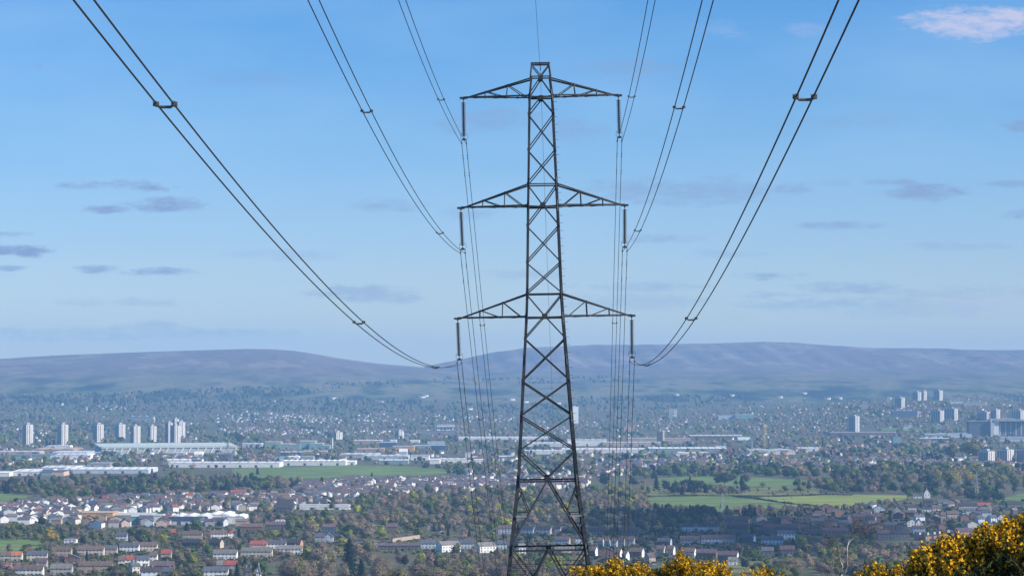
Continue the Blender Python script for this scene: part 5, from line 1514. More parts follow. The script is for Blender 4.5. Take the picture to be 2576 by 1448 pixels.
def scatter(poly, n, g):
    xs = [p[0] for p in poly]; ys = [p[1] for p in poly]; out = []; tries = 0
    while len(out) < n and tries < n * 40:
        tries += 1
        x, y = g.uniform(min(xs), max(xs)), g.uniform(min(ys), max(ys))
        if inside(poly, x, y): out.append((x, y))
    return out


def in_box(x, y):
    return any(a - 2 < x < c + 2 and b - h * .5 < y <= b + 1 for (a, c, b, h) in HOUSE_BOXES)


gh_ = random.Random(21)
ESTATES = [  # outline, how many, phrase, wall choice, size
    ([(0, 1272), (100, 1262), (200, 1258), (430, 1246), (560, 1240), (740, 1236), (860, 1262), (770, 1280), (600, 1286), (400, 1286), (300, 1296), (160, 1310), (0, 1326)], 330, 'the crowded left-hand town below the long wood', 'wwwwwwwcpg', 'm'),
    ([(745, 1220), (900, 1207), (1100, 1206), (1290, 1203), (1480, 1207), (1480, 1226), (1290, 1234), (1120, 1236), (900, 1250), (745, 1246)], 520, 'the dense estate below the long green field', 'wwwwwwwcpo', 'm'),
    ([(1460, 1168), (1700, 1158), (2000, 1158), (2575, 1150), (2575, 1176), (2250, 1180), (2000, 1184), (1600, 1192), (1480, 1200)], 520, 'the estate beyond the right-hand fields', 'wwwgggbbcp', 'm'),
    ([(1840, 1290), (2000, 1287), (2300, 1270), (2575, 1258), (2575, 1300), (2400, 1340), (2180, 1350), (1850, 1345)], 46, 'the dark brick estate at right', 'kkkkkbgwtk', 'm'),
    ([(1120, 1178), (1480, 1172), (1480, 1204), (1130, 1204)], 60, 'the loose houses beyond the dense estate', 'wwwcp', 'm'),
    ([(100, 1316), (300, 1302), (420, 1300), (560, 1308), (620, 1322), (440, 1326), (300, 1330), (200, 1326)], 46, 'the streets below the white workshops', 'wcgpgtb', 'm'),
    ([(0, 1395), (330, 1390), (420, 1420), (330, 1448), (0, 1448)], 5, 'the bottom left corner', 'ctkct', 'm'),
    ([(530, 1045), (620, 1035), (860, 1048), (870, 1066), (540, 1062)], 150, 'far', 'wwwwww', 's'),
    ([(540, 1066), (700, 1080), (1000, 1085), (1000, 1092), (560, 1094)], 120, 'far', 'wwwwcp', 's'),
    ([(900, 1040), (1280, 1046), (1280, 1062), (900, 1060)], 60, 'far', 'wwww', 's'), ([(200, 1022), (320, 1020), (320, 1032), (200, 1034)], 26, 'far', 'www', 's'),
    ([(0, 1060), (500, 1060), (500, 1110), (0, 1110)], 60, 'far', 'wwpc', 's'),
    ([(1850, 1020), (2150, 1012), (2575, 1000), (2575, 1020), (2300, 1050), (1900, 1056)], 240, 'far', 'wwpcgk', 's'),
    ([(1440, 1062), (1850, 1050), (2140, 1066), (2140, 1076), (1440, 1082)], 90, 'far', 'wwcpg', 's'),
    ([(1960, 1128), (2440, 1112), (2440, 1128), (1960, 1146)], 90, 'far', 'cpotkt', 'm'),
    ([(980, 1085), (1160, 1085), (1160, 1102), (980, 1100)], 40, 'far', 'wwwc', 's'), ([(1350, 1072), (1440, 1072), (1440, 1092), (1350, 1092)], 40, 'far', 'wwcp', 's'),
    ([(0, 1040), (1300, 1050), (2575, 1030), (2575, 1110), (1900, 1128), (1150, 1108), (560, 1100), (0, 1110)], 620, 'far', 'gkptggwbk', 's'), ([(-20, 1150), (600, 1152), (1480, 1130), (2575, 1100), (2575, 1150), (1480, 1162), (600, 1160), (-20, 1162)], 160, 'far', 'gwpcgb', 'm'),
    ([(0, 1118), (560, 1140), (1480, 1140), (2000, 1132), (2000, 1150), (1300, 1165), (700, 1160), (0, 1170)], 150, 'far', 'wwwcpg', 'm')]
WK = {'w': 'white', 'c': 'cream', 'p': 'pink', 'o': 'orange', 'g': 'grey', 'b': 'blue', 'k': 'brick', 't': 'tan'}
ROOFW = {'brown': 3, 'mauve': 3, 'slate': 3, 'grey': 1, 'red': .22}
cand = []
for (poly, n, ph, wk, sz) in ESTATES:
    for (x, y) in scatter(poly, n, gh_):
        if in_box(x, y): continue
        cand.append((y, x, ph, WK[gh_.choice(wk)], gh_.choices(list(ROOFW), list(ROOFW.values()))[0], sz))
cand.sort(reverse=True)
far_h = []
for (y, x, ph, wl, rf, sz), p in zip(cand, at_many([(c[1], c[0]) for c in cand])):
    wpx = (gh_.uniform(7.5, 15) if sz == 'm' else gh_.uniform(6, 10)) / mpp(p.y)
    turn = gh_.random() < .5; rot = gh_.choice((-32, -14, 0, 0, 10, 24)) + gh_.uniform(-4, 4)
    if ph != 'far' and N_HOUSES < 299:
        house(x - wpx / 2, x + wpx / 2, y, wl, rf, 'small %s house with %s roof in %s' % ({'brick': 'dark brick', 'blue': 'pale blue', 'pink': 'pinkish', 'orange': 'orange brick'}.get(wl, wl), {'slate': 'slate', 'mauve': 'mauve'}.get(rf, rf), ph),
              rot=rot, turn=turn, stacks=1 if not turn else 0, group='houses of ' + ph, windows=y > 1340, name='house', e=5.6, r=2.5)
    else: far_h.append((p, gh_.uniform(8, 16) if sz == 'm' else gh_.uniform(6, 11), gh_.uniform(7.5, 9.5) if sz == 'm' else 6, gh_.uniform(4.6, 6) if sz == 'm' else 4, gh_.uniform(2.2, 3.4), R(rot) + (math.pi / 2 if turn else 0), wl, rf))
for q in [(1285, 1006), (1060, 1000), (1070, 997), (838, 1003), (955, 1012), (1180, 1030), (1840, 996), (1700, 994), (1960, 1000), (2235, 1003), (150, 1018), (690, 1010), (1320, 1012), (1400, 1016), (2020, 990), (2080, 1004), (2110, 1003)]:
    far_h.append((at(*q), gh_.uniform(18, 34), 12, 6, 3, gh_.uniform(-.4, .4), 'white', 'grey'))
WCOL = {'white': (.76, .75, .72), 'cream': (.58, .52, .42), 'pink': (.50, .38, .33), 'orange': (.48, .27, .16), 'grey': (.36, .355, .34), 'blue': (.50, .55, .60), 'brick': (.17, .105, .085), 'tan': (.40, .31, .23)}
RCOL = {'brown': (.145, .10, .088), 'mauve': (.13, .09, .10), 'slate': (.10, .105, .128), 'grey': (.19, .175, .165), 'red': (.27, .10, .075)}
Vh, Fh, Ch = [], [], []
for (p, w, d, e, r, a, wl, rf) in far_h:
    w2, d2, o = w / 2, d / 2, .4
    v = np.array([(-w2, -d2, -2), (w2, -d2, -2), (w2, d2, -2), (-w2, d2, -2), (-w2, -d2, e), (w2, -d2, e), (w2, d2, e), (-w2, d2, e), (-w2, 0, e + r), (w2, 0, e + r),
                  (-w2 - o, -d2 - o, e - .2), (w2 + o, -d2 - o, e - .2), (w2 + o, 0, e + r + .15), (-w2 - o, 0, e + r + .15), (-w2 - o, d2 + o, e - .2), (w2 + o, d2 + o, e - .2)])
    c, s_ = math.cos(a), math.sin(a)
    v = np.stack([v[:, 0] * c - v[:, 1] * s_ + p.x, v[:, 0] * s_ + v[:, 1] * c + p.y, v[:, 2] + p.z], 1)
    f = np.array([(0, 1, 5), (0, 5, 4), (2, 3, 7), (2, 7, 6), (1, 2, 6), (1, 6, 5), (3, 0, 4), (3, 4, 7), (5, 6, 9), (7, 4, 8), (10, 11, 12), (10, 12, 13), (13, 12, 15), (13, 15, 14)])
    Fh.append(f + 16 * len(Vh)); Vh.append(v)
    Ch.append(np.concatenate([np.tile(np.array(WCOL[wl]) * gh_.uniform(.85, 1.05), (10, 1)), np.tile(np.array(RCOL[rf]) * gh_.uniform(.8, 1.25), (6, 1))]))
fh = link('distant_houses', np_mesh('distant_houses', np.concatenate(Vh), np.concatenate(Fh), tone_mat('distant_house_render', var=.1), np.concatenate(Ch)))
tag(fh, kind='stuff')

# ------------------------------------------------------------------ trees one can tell apart
PT = [  # panel, x, base, top, kind, width factor, label
    ('F', 120, 1375, 815, 'conifer', 1.1, 'huge dark conifer standing alone at the bottom edge left of the pylon'),
    ('F', 300, 1400, 1110, 'conifer', 1.3, 'smaller dark conifer at the right foot of the huge one'),
    ('F', 870, 1210, 990, 'mauve', .8, 'dark bare fir-shaped tree in the brown wood, left of a pair'),
    ('F', 960, 1240, 995, 'dark', .7, 'olive narrow evergreen right of the dark bare fir-shaped tree'),
    ('F', 580, 790, 590, 'lime', 1.15, 'bright lime round tree in the middle of the wood, larger of two'),
    ('F', 1150, 760, 618, 'lime', 1.25, 'lime round tree with bare lower branches right of the larger one'),
    ('F', 850, 740, 665, 'gold', 1.2, 'small golden tree between the two lime round trees'),
    ('F', 1930, 770, 650, 'conifer', 1.2, 'dark conifer behind the salmon gable'),
    ('F', 1610, 760, 620, 'conifer', 1.0, 'dark conifer right of the parked white car'),
    ('F', 1395, 690, 555, 'conifer', .9, 'slim dark conifer left of the parked white car'),
    ('F', 1340, 470, 310, 'green', 1.0, 'mid-green tree standing out of the bare wood'),
    ('F', 1920, 680, 545, 'budding', 1.2, 'yellow-green tree behind the dark conifer by the wires'),
    ('F', 2080, 690, 580, 'lime', 1.1, 'pale lime tree among the wires left of the pylon foot'),
    ('F', 2240, 720, 540, 'green', 1.1, 'green tree beside the blue-grey flats'),
    ('B', 650, 620, 440, 'dark', 1.35, 'broad almost black tree on the left below the white town'),
    ('B', 755, 905, 605, 'gold', 1.05, 'tall golden willow at the right end of the near left field'),
    ('B', 1070, 760, 625, 'conifer', 1.3, 'dark conifer right of the golden willow'),
    ('B', 250, 830, 620, 'budding', 1.1, 'olive budding tree at the left end of the near left field hedge'),
    ('B', 1390, 850, 660, 'budding', 1.1, 'olive tree left of the lone pale house, nearer the willow'),
    ('B', 1540, 860, 680, 'budding', .9, 'slim olive tree just left of the lone pale house'),
    ('B', 2440, 900, 710, 'lime', 1.3, 'round lime tree beside the two-part terrace'),
    ('B', 1110, 1170, 1060, 'pink', 1.2, 'small bright pink blossom tree behind the long tan terrace'),
    ('B', 90, 1330, 1120, 'pink', 1.5, 'large pale pink blossom tree in the bottom left corner'),
    ('B', 270, 1290, 1140, 'pink', 1.2, 'smaller pale pink blossom tree right of the large corner one'),
    ('B', 960, 1190, 1000, 'pink', 1.1, 'faded pink blossom tree in front of the red-brown roofed block'),
    ('B', 1310, 1180, 980, 'conifer', .9, 'dark conifer in front of the long cream terrace'),
    ('B', 440, 1250, 1170, 'dark', 1.3, 'small round dark evergreen near the bottom left'),
    ('B', 1270, 1364, 1260, 'pink', 1.1, 'little pink blossom tree at the bottom edge'),
    ('B', 1740, 240, 155, 'lime', 1.1, 'small bright yellow tree at the top of the left town'),
    ('B', 530, 250, 130, 'dark', 1.4, 'dark round copse tree at the end of the far left field'),
    ('B', 1680, 1330, 1180, 'dark', 1.3, 'dark evergreen left of the little red-roofed house row'),
    ('D', 240, 780, 560, 'conifer', 1.5, 'broad blackish conifer below the white workshops'),
    ('D', 1030, 790, 640, 'conifer', 1.2, 'oval dark evergreen beside the red hipped roof'),
    ('D', 730, 620, 520, 'dark', 1.5, 'dark spreading tree in front of the white workshops'),
    ('D', 1560, 800, 655, 'lime', 1.3, 'lime-green tree above the red and slate terrace, left of two'),
    ('D', 1680, 800, 690, 'green', 1.2, 'green tree above the red and slate terrace, right of two'),
    ('D', 2270, 470, 350, 'lime', 1.0, 'bright green tree under the long white school block'),
    ('D', 2280, 580, 460, 'lime', .8, 'small lime tree left of the three-storey brick flats'),
    ('D', 480, 960, 800, 'gold', 1.0, 'golden-pink tree in front of the dark left gable'),
    ('D', 280, 1150, 960, 'budding', 1.4, 'wide yellow-green tree left of the bright white terrace'),
    ('D', 40, 960, 820, 'budding', 1.1, 'yellow-green tree below the little red-roofed house'),
    ('D', 330, 1230, 1040, 'lime', 1.1, 'lime tree above the dull red roofed row'),
    ('D', 970, 950, 780, 'bare', 1.4, 'domed bare brown tree between the dark gables and the terrace'),
    ('D', 590, 1320, 1060, 'mauve', 1.2, 'purplish bare tree left of the dull red roof'),
    ('D', 1000, 1400, 1160, 'conifer', 1.1, 'conical dark green conifer at the bottom edge'),
    ('D', 1370, 1330, 1060, 'green', 1.2, 'dark green tree behind the steep white gable'),
    ('D', 1120, 1190, 1070, 'conifer', 1.5, 'dark conifer below the cream grey-roofed terrace'),
    ('D', 2300, 1364, 1180, 'dark', 1.4, 'dark evergreen left of the huge conifer'),
    ('J', 955, 1240, 1030, 'green', 1.4, 'round mid-green tree right of the white gable and gorse'),
    ('J', 1770, 1340, 1225, 'lime', 1.3, 'round light green bush below the dim wood at right'),
    ('J', 1640, 1350, 1235, 'green', 1.2, 'green bush left of the round light green one'),
    ('J', 950, 930, 730, 'conifer', 1.1, 'dark conifer right of the orange gable'),
    ('J', 515, 540, 465, 'conifer', .8, 'slim dark conifer at the foot of the grey pylon'),
    ('J', 570, 215, 20, 'dark', 1.2, 'dark evergreen clump tree, tallest on the far lawn'),
    ('J', 480, 195, 60, 'dark', 1.3, 'dark evergreen left of the tallest one on the far lawn'),
    ('J', 720, 205, 130, 'dark', 1.3, 'small dark evergreen right of the tallest one on the far lawn'),
    ('J', 1560, 230, 100, 'dark', 1.1, 'dark evergreen at the right end of the far lawn'),
    ('J', 1400, 300, 190, 'budding', 1.2, 'grey-green tree in the rough grass before the far lawn'),
    ('J', 1610, 330, 195, 'budding', 1.2, 'olive tree in the rough grass right of the grey-green one'),
    ('J', 1090, 245, 160, 'bare', 1.5, 'low grey bush in the rough grass below the far lawn'),
    ('J', 1090, 890, 790, 'bare', 1.3, 'dull brown bush left of the white two-storey house'),
    ('L', 740, 390, 245, 'green', 1.2, 'mid-green tree left of the white cottage'),
    ('L', 870, 345, 150, 'green', 1.1, 'taller green tree behind the white cottage'),
    ('L', 1280, 300, -40, 'budding', 1.0, 'tall yellow-green poplar-like tree left of the pale pylon'),
    ('L', 1380, 260, -30, 'gold', .8, 'first tall yellowish tree left of the pale pylon'),
    ('L', 1560, 240, -20, 'gold', .9, 'yellowish tree directly behind the pale pylon'),
    ('L', 2180, 330, 10, 'budding', .8, 'tall yellow-green tree near the right edge'),
    ('L', 1860, 210, 100, 'conifer', 1.1, 'dark conifer right of the pale pylon'),
    ('L', 650, 190, 85, 'dark', 1.3, 'dark tree above the yellowish field, in the mixed wood'),
    ('L', 930, 190, 50, 'dark', 1.4, 'dark tree above the white cottage'),
    ('L', 960, 790, 740, 'dark', 1.4, 'dark bush beside the tall white gable wall'),
    ('L', 1090, 975, 945, 'dark', 1.8, 'dark shrub in front of the second dormer house'),
    ('C', 2280, 1300, 1155, 'conifer', 1.5, 'broad dark evergreen in the dense estate below the field'),
    ('C', 1310, 1120, 1005, 'conifer', 1.2, 'pointed conifer in front of the long green field'),
    ('C', 2510, 1290, 1200, 'dark', 1.4, 'dark rounded tree at the right of the broad evergreen'),
    ('C', 1150, 1330, 1150, 'dark', 1.3, 'dark green tree in the wood below the long green field'),
    ('E', 1970, 970, 850, 'conifer', 1.3, 'pointed dark conifer before the white works'),
    ('E', 460, 1150, 1080, 'conifer', 1.3, 'dark conifer at the lower edge of the long green field'),
    ('E', 1140, 1220, 1130, 'dark', 1.7, 'dark wide tree in the middle of the dense estate'),
    ('E', 1380, 1250, 1170, 'dark', 1.3, 'dark tree right of the wide one in the dense estate'),
    ('E', 1280, 1030, 930, 'dark', 1.5, 'dark tree right of the end of the green field'),
    ('G', 1390, 1290, 1060, 'dark', 1.1, 'dark tall tree behind the wires right of the pylon'),
    ('G', 1820, 1290, 1100, 'dark', 1.0, 'dark tree at the left corner of the lawn behind the wires'),
    ('G', 2180, 1350, 1140, 'conifer', 1.2, 'dark conifer left of the evergreen clump on the lawn'),
    ('G', 2330, 1340, 1180, 'dark', 1.2, 'dark tree beside the conifer left of the lawn clump'),
    ('G', 470, 920, 830, 'conifer', 1.3, 'dark conifer seen through the pylon above the town'),
    ('H', 830, 150, -20, 'conifer', .9, 'bluish dark conifer seen through the pylon legs'),
    ('H', 120, 480, 290, 'lime', 1.1, 'yellow-green tree at the left pylon leg'),
    ('H', 1110, 440, 260, 'budding', 1.1, 'yellow-green tree just right of the pylon leg'),
    ('H', 820, 760, 570, 'dark', 1.1, 'dark tree above the pale blue houses'),
    ('H', 2000, 930, 830, 'dark', 1.4, 'dark bush at the end of the stepped house row'),
    ('H', 2240, 1120, 1030, 'dark', 1.4, 'dark tree right of the pinkish corner house'),
    ('K', 820, 1245, 1190, 'dark', 2.2, 'wide black-green tree in the far right estate'),
    ('K', 2300, 900, 800, 'conifer', 1.3, 'dark conifer in front of the hospital car park'),
    ('K', 1800, 1150, 800, 'budding', 1.3, 'large olive tree before the hospital'),
    ('K', 1500, 1150, 880, 'budding', 1.2, 'olive tree left of the large one before the hospital'),
]
for (pn, x, yb, yt, kd, wd, lab) in PT:
    (px, by), (_, ty) = pp(pn, x, yb), pp(pn, x, yt)
    p = at(px, by); tree(kd, p, (by - ty) * mpp(p.y), lab, wide=wd)

# ------------------------------------------------------------------ woods
MIXW = {'brown': 'bare bare mauve bare bare budding bare budding green bare lime dark', 'mixed': 'bare bare budding budding green dark dark mauve conifer', 'green': 'budding budding green dark bare', 'dark': 'dark dark dark conifer bare mauve', 'warm': 'gold budding budding bare green', 'town': 'bare bare mauve budding green dark', 'scrub': 'bare mauve budding bare'}
WOODS = [  # outline, px^2 per tree, mix, height range, phrase
    ([(-30, 1212), (190, 1205), (420, 1200), (560, 1206), (640, 1209), (720, 1214), (760, 1220), (740, 1232), (560, 1240), (440, 1246), (200, 1254), (100, 1268), (95, 1246), (-30, 1240)], 60, 'mixed', (10, 17), 'the long mixed wood below the white warehouses'),
    ([(620, 1292), (760, 1284), (880, 1258), (1100, 1240), (1300, 1236), (1480, 1236), (1600, 1256), (1640, 1280), (1500, 1296), (1480, 1320), (1300, 1326), (1150, 1346), (1000, 1352), (860, 1366), (780, 1345), (640, 1322)], 105, 'brown', (9, 15), 'the bare wood in the middle, left of the pylon'),
    ([(745, 1422), (800, 1395), (860, 1384), (940, 1386), (1060, 1392), (1180, 1396), (1290, 1402), (1430, 1404), (1490, 1440), (1480, 1475), (700, 1475)], 150, 'brown', (10, 15), 'the brown wood along the bottom edge left of the gorse'),
    ([(1595, 1192), (1800, 1180), (2200, 1180), (2420, 1180), (2600, 1186), (2600, 1236), (2480, 1250), (2330, 1250), (2260, 1244), (2100, 1240), (1990, 1226), (2080, 1206), (1900, 1198), (1600, 1204)], 72, 'mixed', (10, 17), 'the mixed wood beyond the right-hand fields'),
    ([(1668, 1238), (1690, 1224), (1730, 1219), (1772, 1226), (1782, 1240), (1690, 1245)], 34, 'dark', (10, 15), 'the dark copse below the far lawn'),
    ([(1795, 1236), (1830, 1229), (1875, 1231), (1872, 1241), (1800, 1244)], 34, 'dark', (8, 12), 'the low dark thicket right of the copse'),
    ([(1815, 1212), (1875, 1206), (1890, 1220), (1822, 1222)], 40, 'dark', (10, 15), 'the evergreen clump on the far lawn'),
    ([(2340, 1180), (2520, 1180), (2560, 1210), (2440, 1236), (2340, 1230)], 120, 'warm', (12, 20), 'the yellow-green trees round the pale pylon'),
    ([(2360, 1234), (2500, 1236), (2530, 1262), (2380, 1262)], 80, 'dark', (9, 14), 'the dark copse below the pale pylon'),
    ([(1470, 1300), (1640, 1288), (1780, 1290), (1880, 1286), (1960, 1292), (1850, 1312), (1720, 1328), (1480, 1336)], 70, 'dark', (9, 14), 'the dark belt of trees below the green field'),
    ([(1640, 1294), (1860, 1290), (2000, 1276), (2110, 1280), (2240, 1264), (2300, 1262), (2300, 1272), (2120, 1286), (1900, 1296)], 60, 'scrub', (5, 9), 'the scrub along the lower edge of the green fields'),
    ([(1460, 1236), (1600, 1222), (1640, 1250), (1600, 1280), (1480, 1290)], 90, 'brown', (9, 14), 'the bare trees between the pylon and the green field'),
    ([(1600, 1206), (1660, 1214), (1780, 1224), (1900, 1228), (2060, 1230), (2200, 1240), (2050, 1246), (1850, 1246), (1600, 1250)], 150, 'scrub', (3, 7), 'the scrub between lawn and field'),
    ([(1990, 1376), (2120, 1366), (2250, 1360), (2420, 1392), (2420, 1460), (1960, 1460)], 150, 'brown', (9, 14), 'the dim wood behind the birch'),
    ([(1880, 1398), (2010, 1392), (2010, 1460), (1860, 1460)], 170, 'brown', (8, 12), 'the brown wood between the two gorse clumps'),
    ([(2010, 1340), (2200, 1346), (2230, 1370), (2020, 1376)], 110, 'mixed', (8, 12), 'the trees below the dark brick estate'),
    ([(-20, 1325), (240, 1318), (440, 1318), (620, 1322), (780, 1345), (860, 1366), (760, 1400), (640, 1420), (600, 1460), (-20, 1460), (-20, 1396), (100, 1380), (105, 1360), (-20, 1352)], 135, 'town', (5, 11), 'the gardens of the lower left town'),
    ([(0, 1262), (430, 1244), (760, 1232), (880, 1262), (760, 1290), (440, 1290), (200, 1318), (0, 1330)], 200, 'town', (6, 11), 'the gardens of the crowded left town'),
    ([(430, 1268), (640, 1264), (760, 1272), (640, 1282), (440, 1282)], 70, 'brown', (8, 12), 'the bare trees above the white workshops'),
    ([(620, 1308), (700, 1300), (800, 1310), (860, 1330), (700, 1338), (600, 1326)], 110, 'brown', (8, 13), 'the bare trees below the white workshops'),
    ([(1480, 1336), (1850, 1322), (2000, 1340), (2000, 1392), (1880, 1400), (1720, 1402), (1480, 1405), (1290, 1400), (1290, 1330)], 120, 'dark', (5, 9), 'the gardens of the pale blue rows'),
    ([(1850, 1290), (2300, 1272), (2575, 1262), (2575, 1310), (2400, 1340), (1860, 1340)], 150, 'dark', (4, 9), 'the gardens of the dark brick estate'),
    ([(745, 1216), (1480, 1204), (1480, 1232), (900, 1250), (745, 1246)], 230, 'town', (6, 11), 'the gardens of the dense estate'),
    ([(1290, 1150), (2000, 1150), (2600, 1140), (2600, 1182), (2000, 1186), (1480, 1202)], 110, 'mixed', (7, 14), 'far'),
    ([(1100, 1172), (1300, 1166), (1480, 1170), (1480, 1200), (1130, 1200)], 75, 'mixed', (7, 13), 'far'),
    ([(-30, 1170), (300, 1160), (600, 1150), (1480, 1160), (1480, 1182), (1100, 1180), (1090, 1172), (680, 1172), (480, 1184), (-30, 1204)], 150, 'town', (7, 12), 'far'),
    ([(-30, 1120), (200, 1130), (560, 1142), (560, 1168), (-30, 1180)], 60, 'town', (7, 13), 'far'),
    ([(-30, 1050), (240, 1050), (560, 1090), (660, 1092), (660, 1128), (200, 1126), (-30, 1126)], 46, 'mixed', (8, 14), 'far'),
    ([(560, 1090), (1000, 1090), (1160, 1100), (1160, 1130), (1000, 1160), (600, 1160)], 60, 'town', (8, 13), 'far'),
    ([(1100, 1086), (1480, 1082), (2150, 1074), (2150, 1108), (1800, 1112), (1100, 1112)], 55, 'town', (8, 13), 'far'),
    ([(1150, 1110), (2000, 1110), (2200, 1096), (2600, 1100), (2600, 1150), (1990, 1152), (1300, 1160), (1150, 1150)], 62, 'mixed', (8, 14), 'far'),
    ([(-30, 1022), (500, 1020), (900, 1030), (1440, 1038), (1440, 1084), (560, 1084), (-30, 1062)], 34, 'town', (7, 13), 'far'),
    ([(1440, 1030), (1850, 1018), (2200, 1002), (2600, 990), (2600, 1075), (2150, 1076), (1440, 1084)], 34, 'town', (7, 13), 'far'),
    ([(-30, 998), (300, 990), (640, 975), (860, 985), (700, 1000), (300, 1012), (-30, 1022)], 26, 'dark', (10, 16), 'far'),
    ([(-30, 1008), (900, 1006), (1450, 1020), (1450, 1040), (-30, 1036)], 32, 'dark', (8, 14), 'far'),
    ([(1450, 1000), (1900, 995), (1900, 1022), (1450, 1036)], 40, 'dark', (8, 14), 'far'),
    ([(800, 966), (990, 960), (990, 972), (800, 980)], 40, 'dark', (9, 14), 'far'), ([(1080, 950), (1500, 945), (1700, 962), (1100, 968)], 60, 'dark', (9, 14), 'far'),
    ([(2250, 1082), (2420, 1080), (2420, 1140), (2250, 1146)], 60, 'green', (9, 17), 'far'),
]


def area(p):
    return abs(sum(p[i][0] * p[i - 1][1] - p[i - 1][0] * p[i][1] for i in range(len(p)))) / 2


gw = random.Random(5)
tc_ = []
for (poly, den, mix, hr, ph) in WOODS:
    kinds = MIXW[mix].split()
    for (x, y) in scatter(poly, int(area(poly) / den * (.62 if ph == 'far' and den < 63 else 1)), gw):
        # stands of one kind: neighbours tend to match
        f_ = .5 + .25 * math.sin(x / 41 + 1.3 * math.sin(y / 13)) + .25 * math.sin(x / 17 - y / 9 + math.sin(x / 29))
        k = kinds[min(len(kinds) - 1, int(f_ * len(kinds)))] if gw.random() < .72 else gw.choice(kinds)
        tc_.append((y, x, k, gw.uniform(*hr) * 1.08, ph))
tc_.sort(reverse=True)
KW = {'bare': 'bare brown tree', 'mauve': 'purplish bare tree', 'budding': 'olive budding tree', 'green': 'leafy green tree', 'dark': 'dark evergreen tree', 'conifer': 'dark conifer', 'gold': 'yellowish tree', 'lime': 'lime tree', 'pink': 'blossom tree'}
BX = np.array([(a, c, b, h) for (a, c, b, h) in HOUSE_BOXES + [(pp(q[0], q[1], q[2])[0] - (q[2] - q[3]) * .055, pp(q[0], q[1], q[2])[0] + (q[2] - q[3]) * .055, pp(q[0], q[1], q[2])[1], (q[2] - q[3]) * .15) for q in PT]])
PL = np.array(PLAN)
mass = []
for (y, x, k, h, ph), p in zip(tc_, at_many([(c[1], c[0]) for c in tc_])):
    hp = h / mpp(p.y); wpx = hp * .30
    ov = (x + wpx > BX[:, 0]) & (x - wpx < BX[:, 1])
    if np.any(ov & (y <= BX[:, 2] + .5) & (y > BX[:, 2] - BX[:, 3] * .5)): continue
    front = ov & (y > BX[:, 2]) & (y - hp < BX[:, 2] - .25 * BX[:, 3])
    if np.any(front) and gw.random() < (.93 if y > 1200 else .5): continue
    if np.any((p.x > PL[:, 0]) & (p.x < PL[:, 1]) & (p.y > PL[:, 2]) & (p.y < PL[:, 3])): continue
    if ph != 'far' and N_TREES < 299:
        tree(k, p, h, '%s in %s' % (KW[k], ph), group='trees of ' + ph, wide=gw.uniform(.8, 1.6))
    else: mass.append((p, h, k, gw.uniform(.8, 1.7)))
Vw, Fw, Cw, Nw = [], [], [], []; nb = 0
LOD = {}
for k in KIND:
    for q in range(4):
        LOD[(k, q, 0)] = crown(k, 100 + q * 7 + len(k), 300); LOD[(k, q, 1)] = crown(k, 300 + q * 7 + len(k), 26)
for (p, h, k, wd) in mass:
    V, F, N = LOD[(k, gw.randrange(4), 0 if p.y < 4700 else 1)]
    a = gw.random() * 6.28; c, s_ = math.cos(a), math.sin(a)
    v = np.stack([(V[:, 0] * c - V[:, 1] * s_) * h * wd + p.x, (V[:, 0] * s_ + V[:, 1] * c) * h * wd + p.y, V[:, 2] * h - .06 * h + p.z], 1)
    Vw.append(v); Fw.append(F + nb); nb += len(V); Nw.append(np.stack([N[:, 0] * c - N[:, 1] * s_, N[:, 0] * s_ + N[:, 1] * c, N[:, 2]], 1))
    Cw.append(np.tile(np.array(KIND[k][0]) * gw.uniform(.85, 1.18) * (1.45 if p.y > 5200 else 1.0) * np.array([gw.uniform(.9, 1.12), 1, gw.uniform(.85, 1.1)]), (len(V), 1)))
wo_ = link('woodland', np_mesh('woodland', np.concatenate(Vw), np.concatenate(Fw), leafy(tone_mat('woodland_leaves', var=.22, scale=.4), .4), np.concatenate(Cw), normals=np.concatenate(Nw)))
tag(wo_, kind='stuff')
SHR = [([(-20, 1325), (240, 1318), (440, 1318), (620, 1322), (780, 1345), (860, 1366), (760, 1400), (640, 1420), (700, 1460), (-20, 1460), (-20, 1396), (100, 1380), (105, 1360), (-20, 1352)], 30, 'town'), ([(1290, 1400), (1290, 1325), (1480, 1336), (1850, 1322), (2000, 1340), (2000, 1400), (1880, 1415), (1480, 1420)], 38, 'dark'),
       ([(1850, 1285), (2300, 1270), (2575, 1260), (2575, 1320), (2400, 1345), (2200, 1360), (1860, 1345)], 34, 'dark'), ([(0, 1262), (430, 1244), (760, 1232), (880, 1262), (760, 1290), (440, 1300), (200, 1322), (0, 1330)], 40, 'town'), ([(745, 1216), (1480, 1204), (1480, 1236), (900, 1254), (745, 1250)], 60, 'town'),
       ([(860, 1366), (1290, 1330), (1290, 1400), (940, 1390)], 60, 'town'), ([(640, 1292), (1480, 1240), (1600, 1290), (1480, 1330), (860, 1370)], 110, 'brown')]
Vs, Fs, Cs = [], [], []; ns = 0
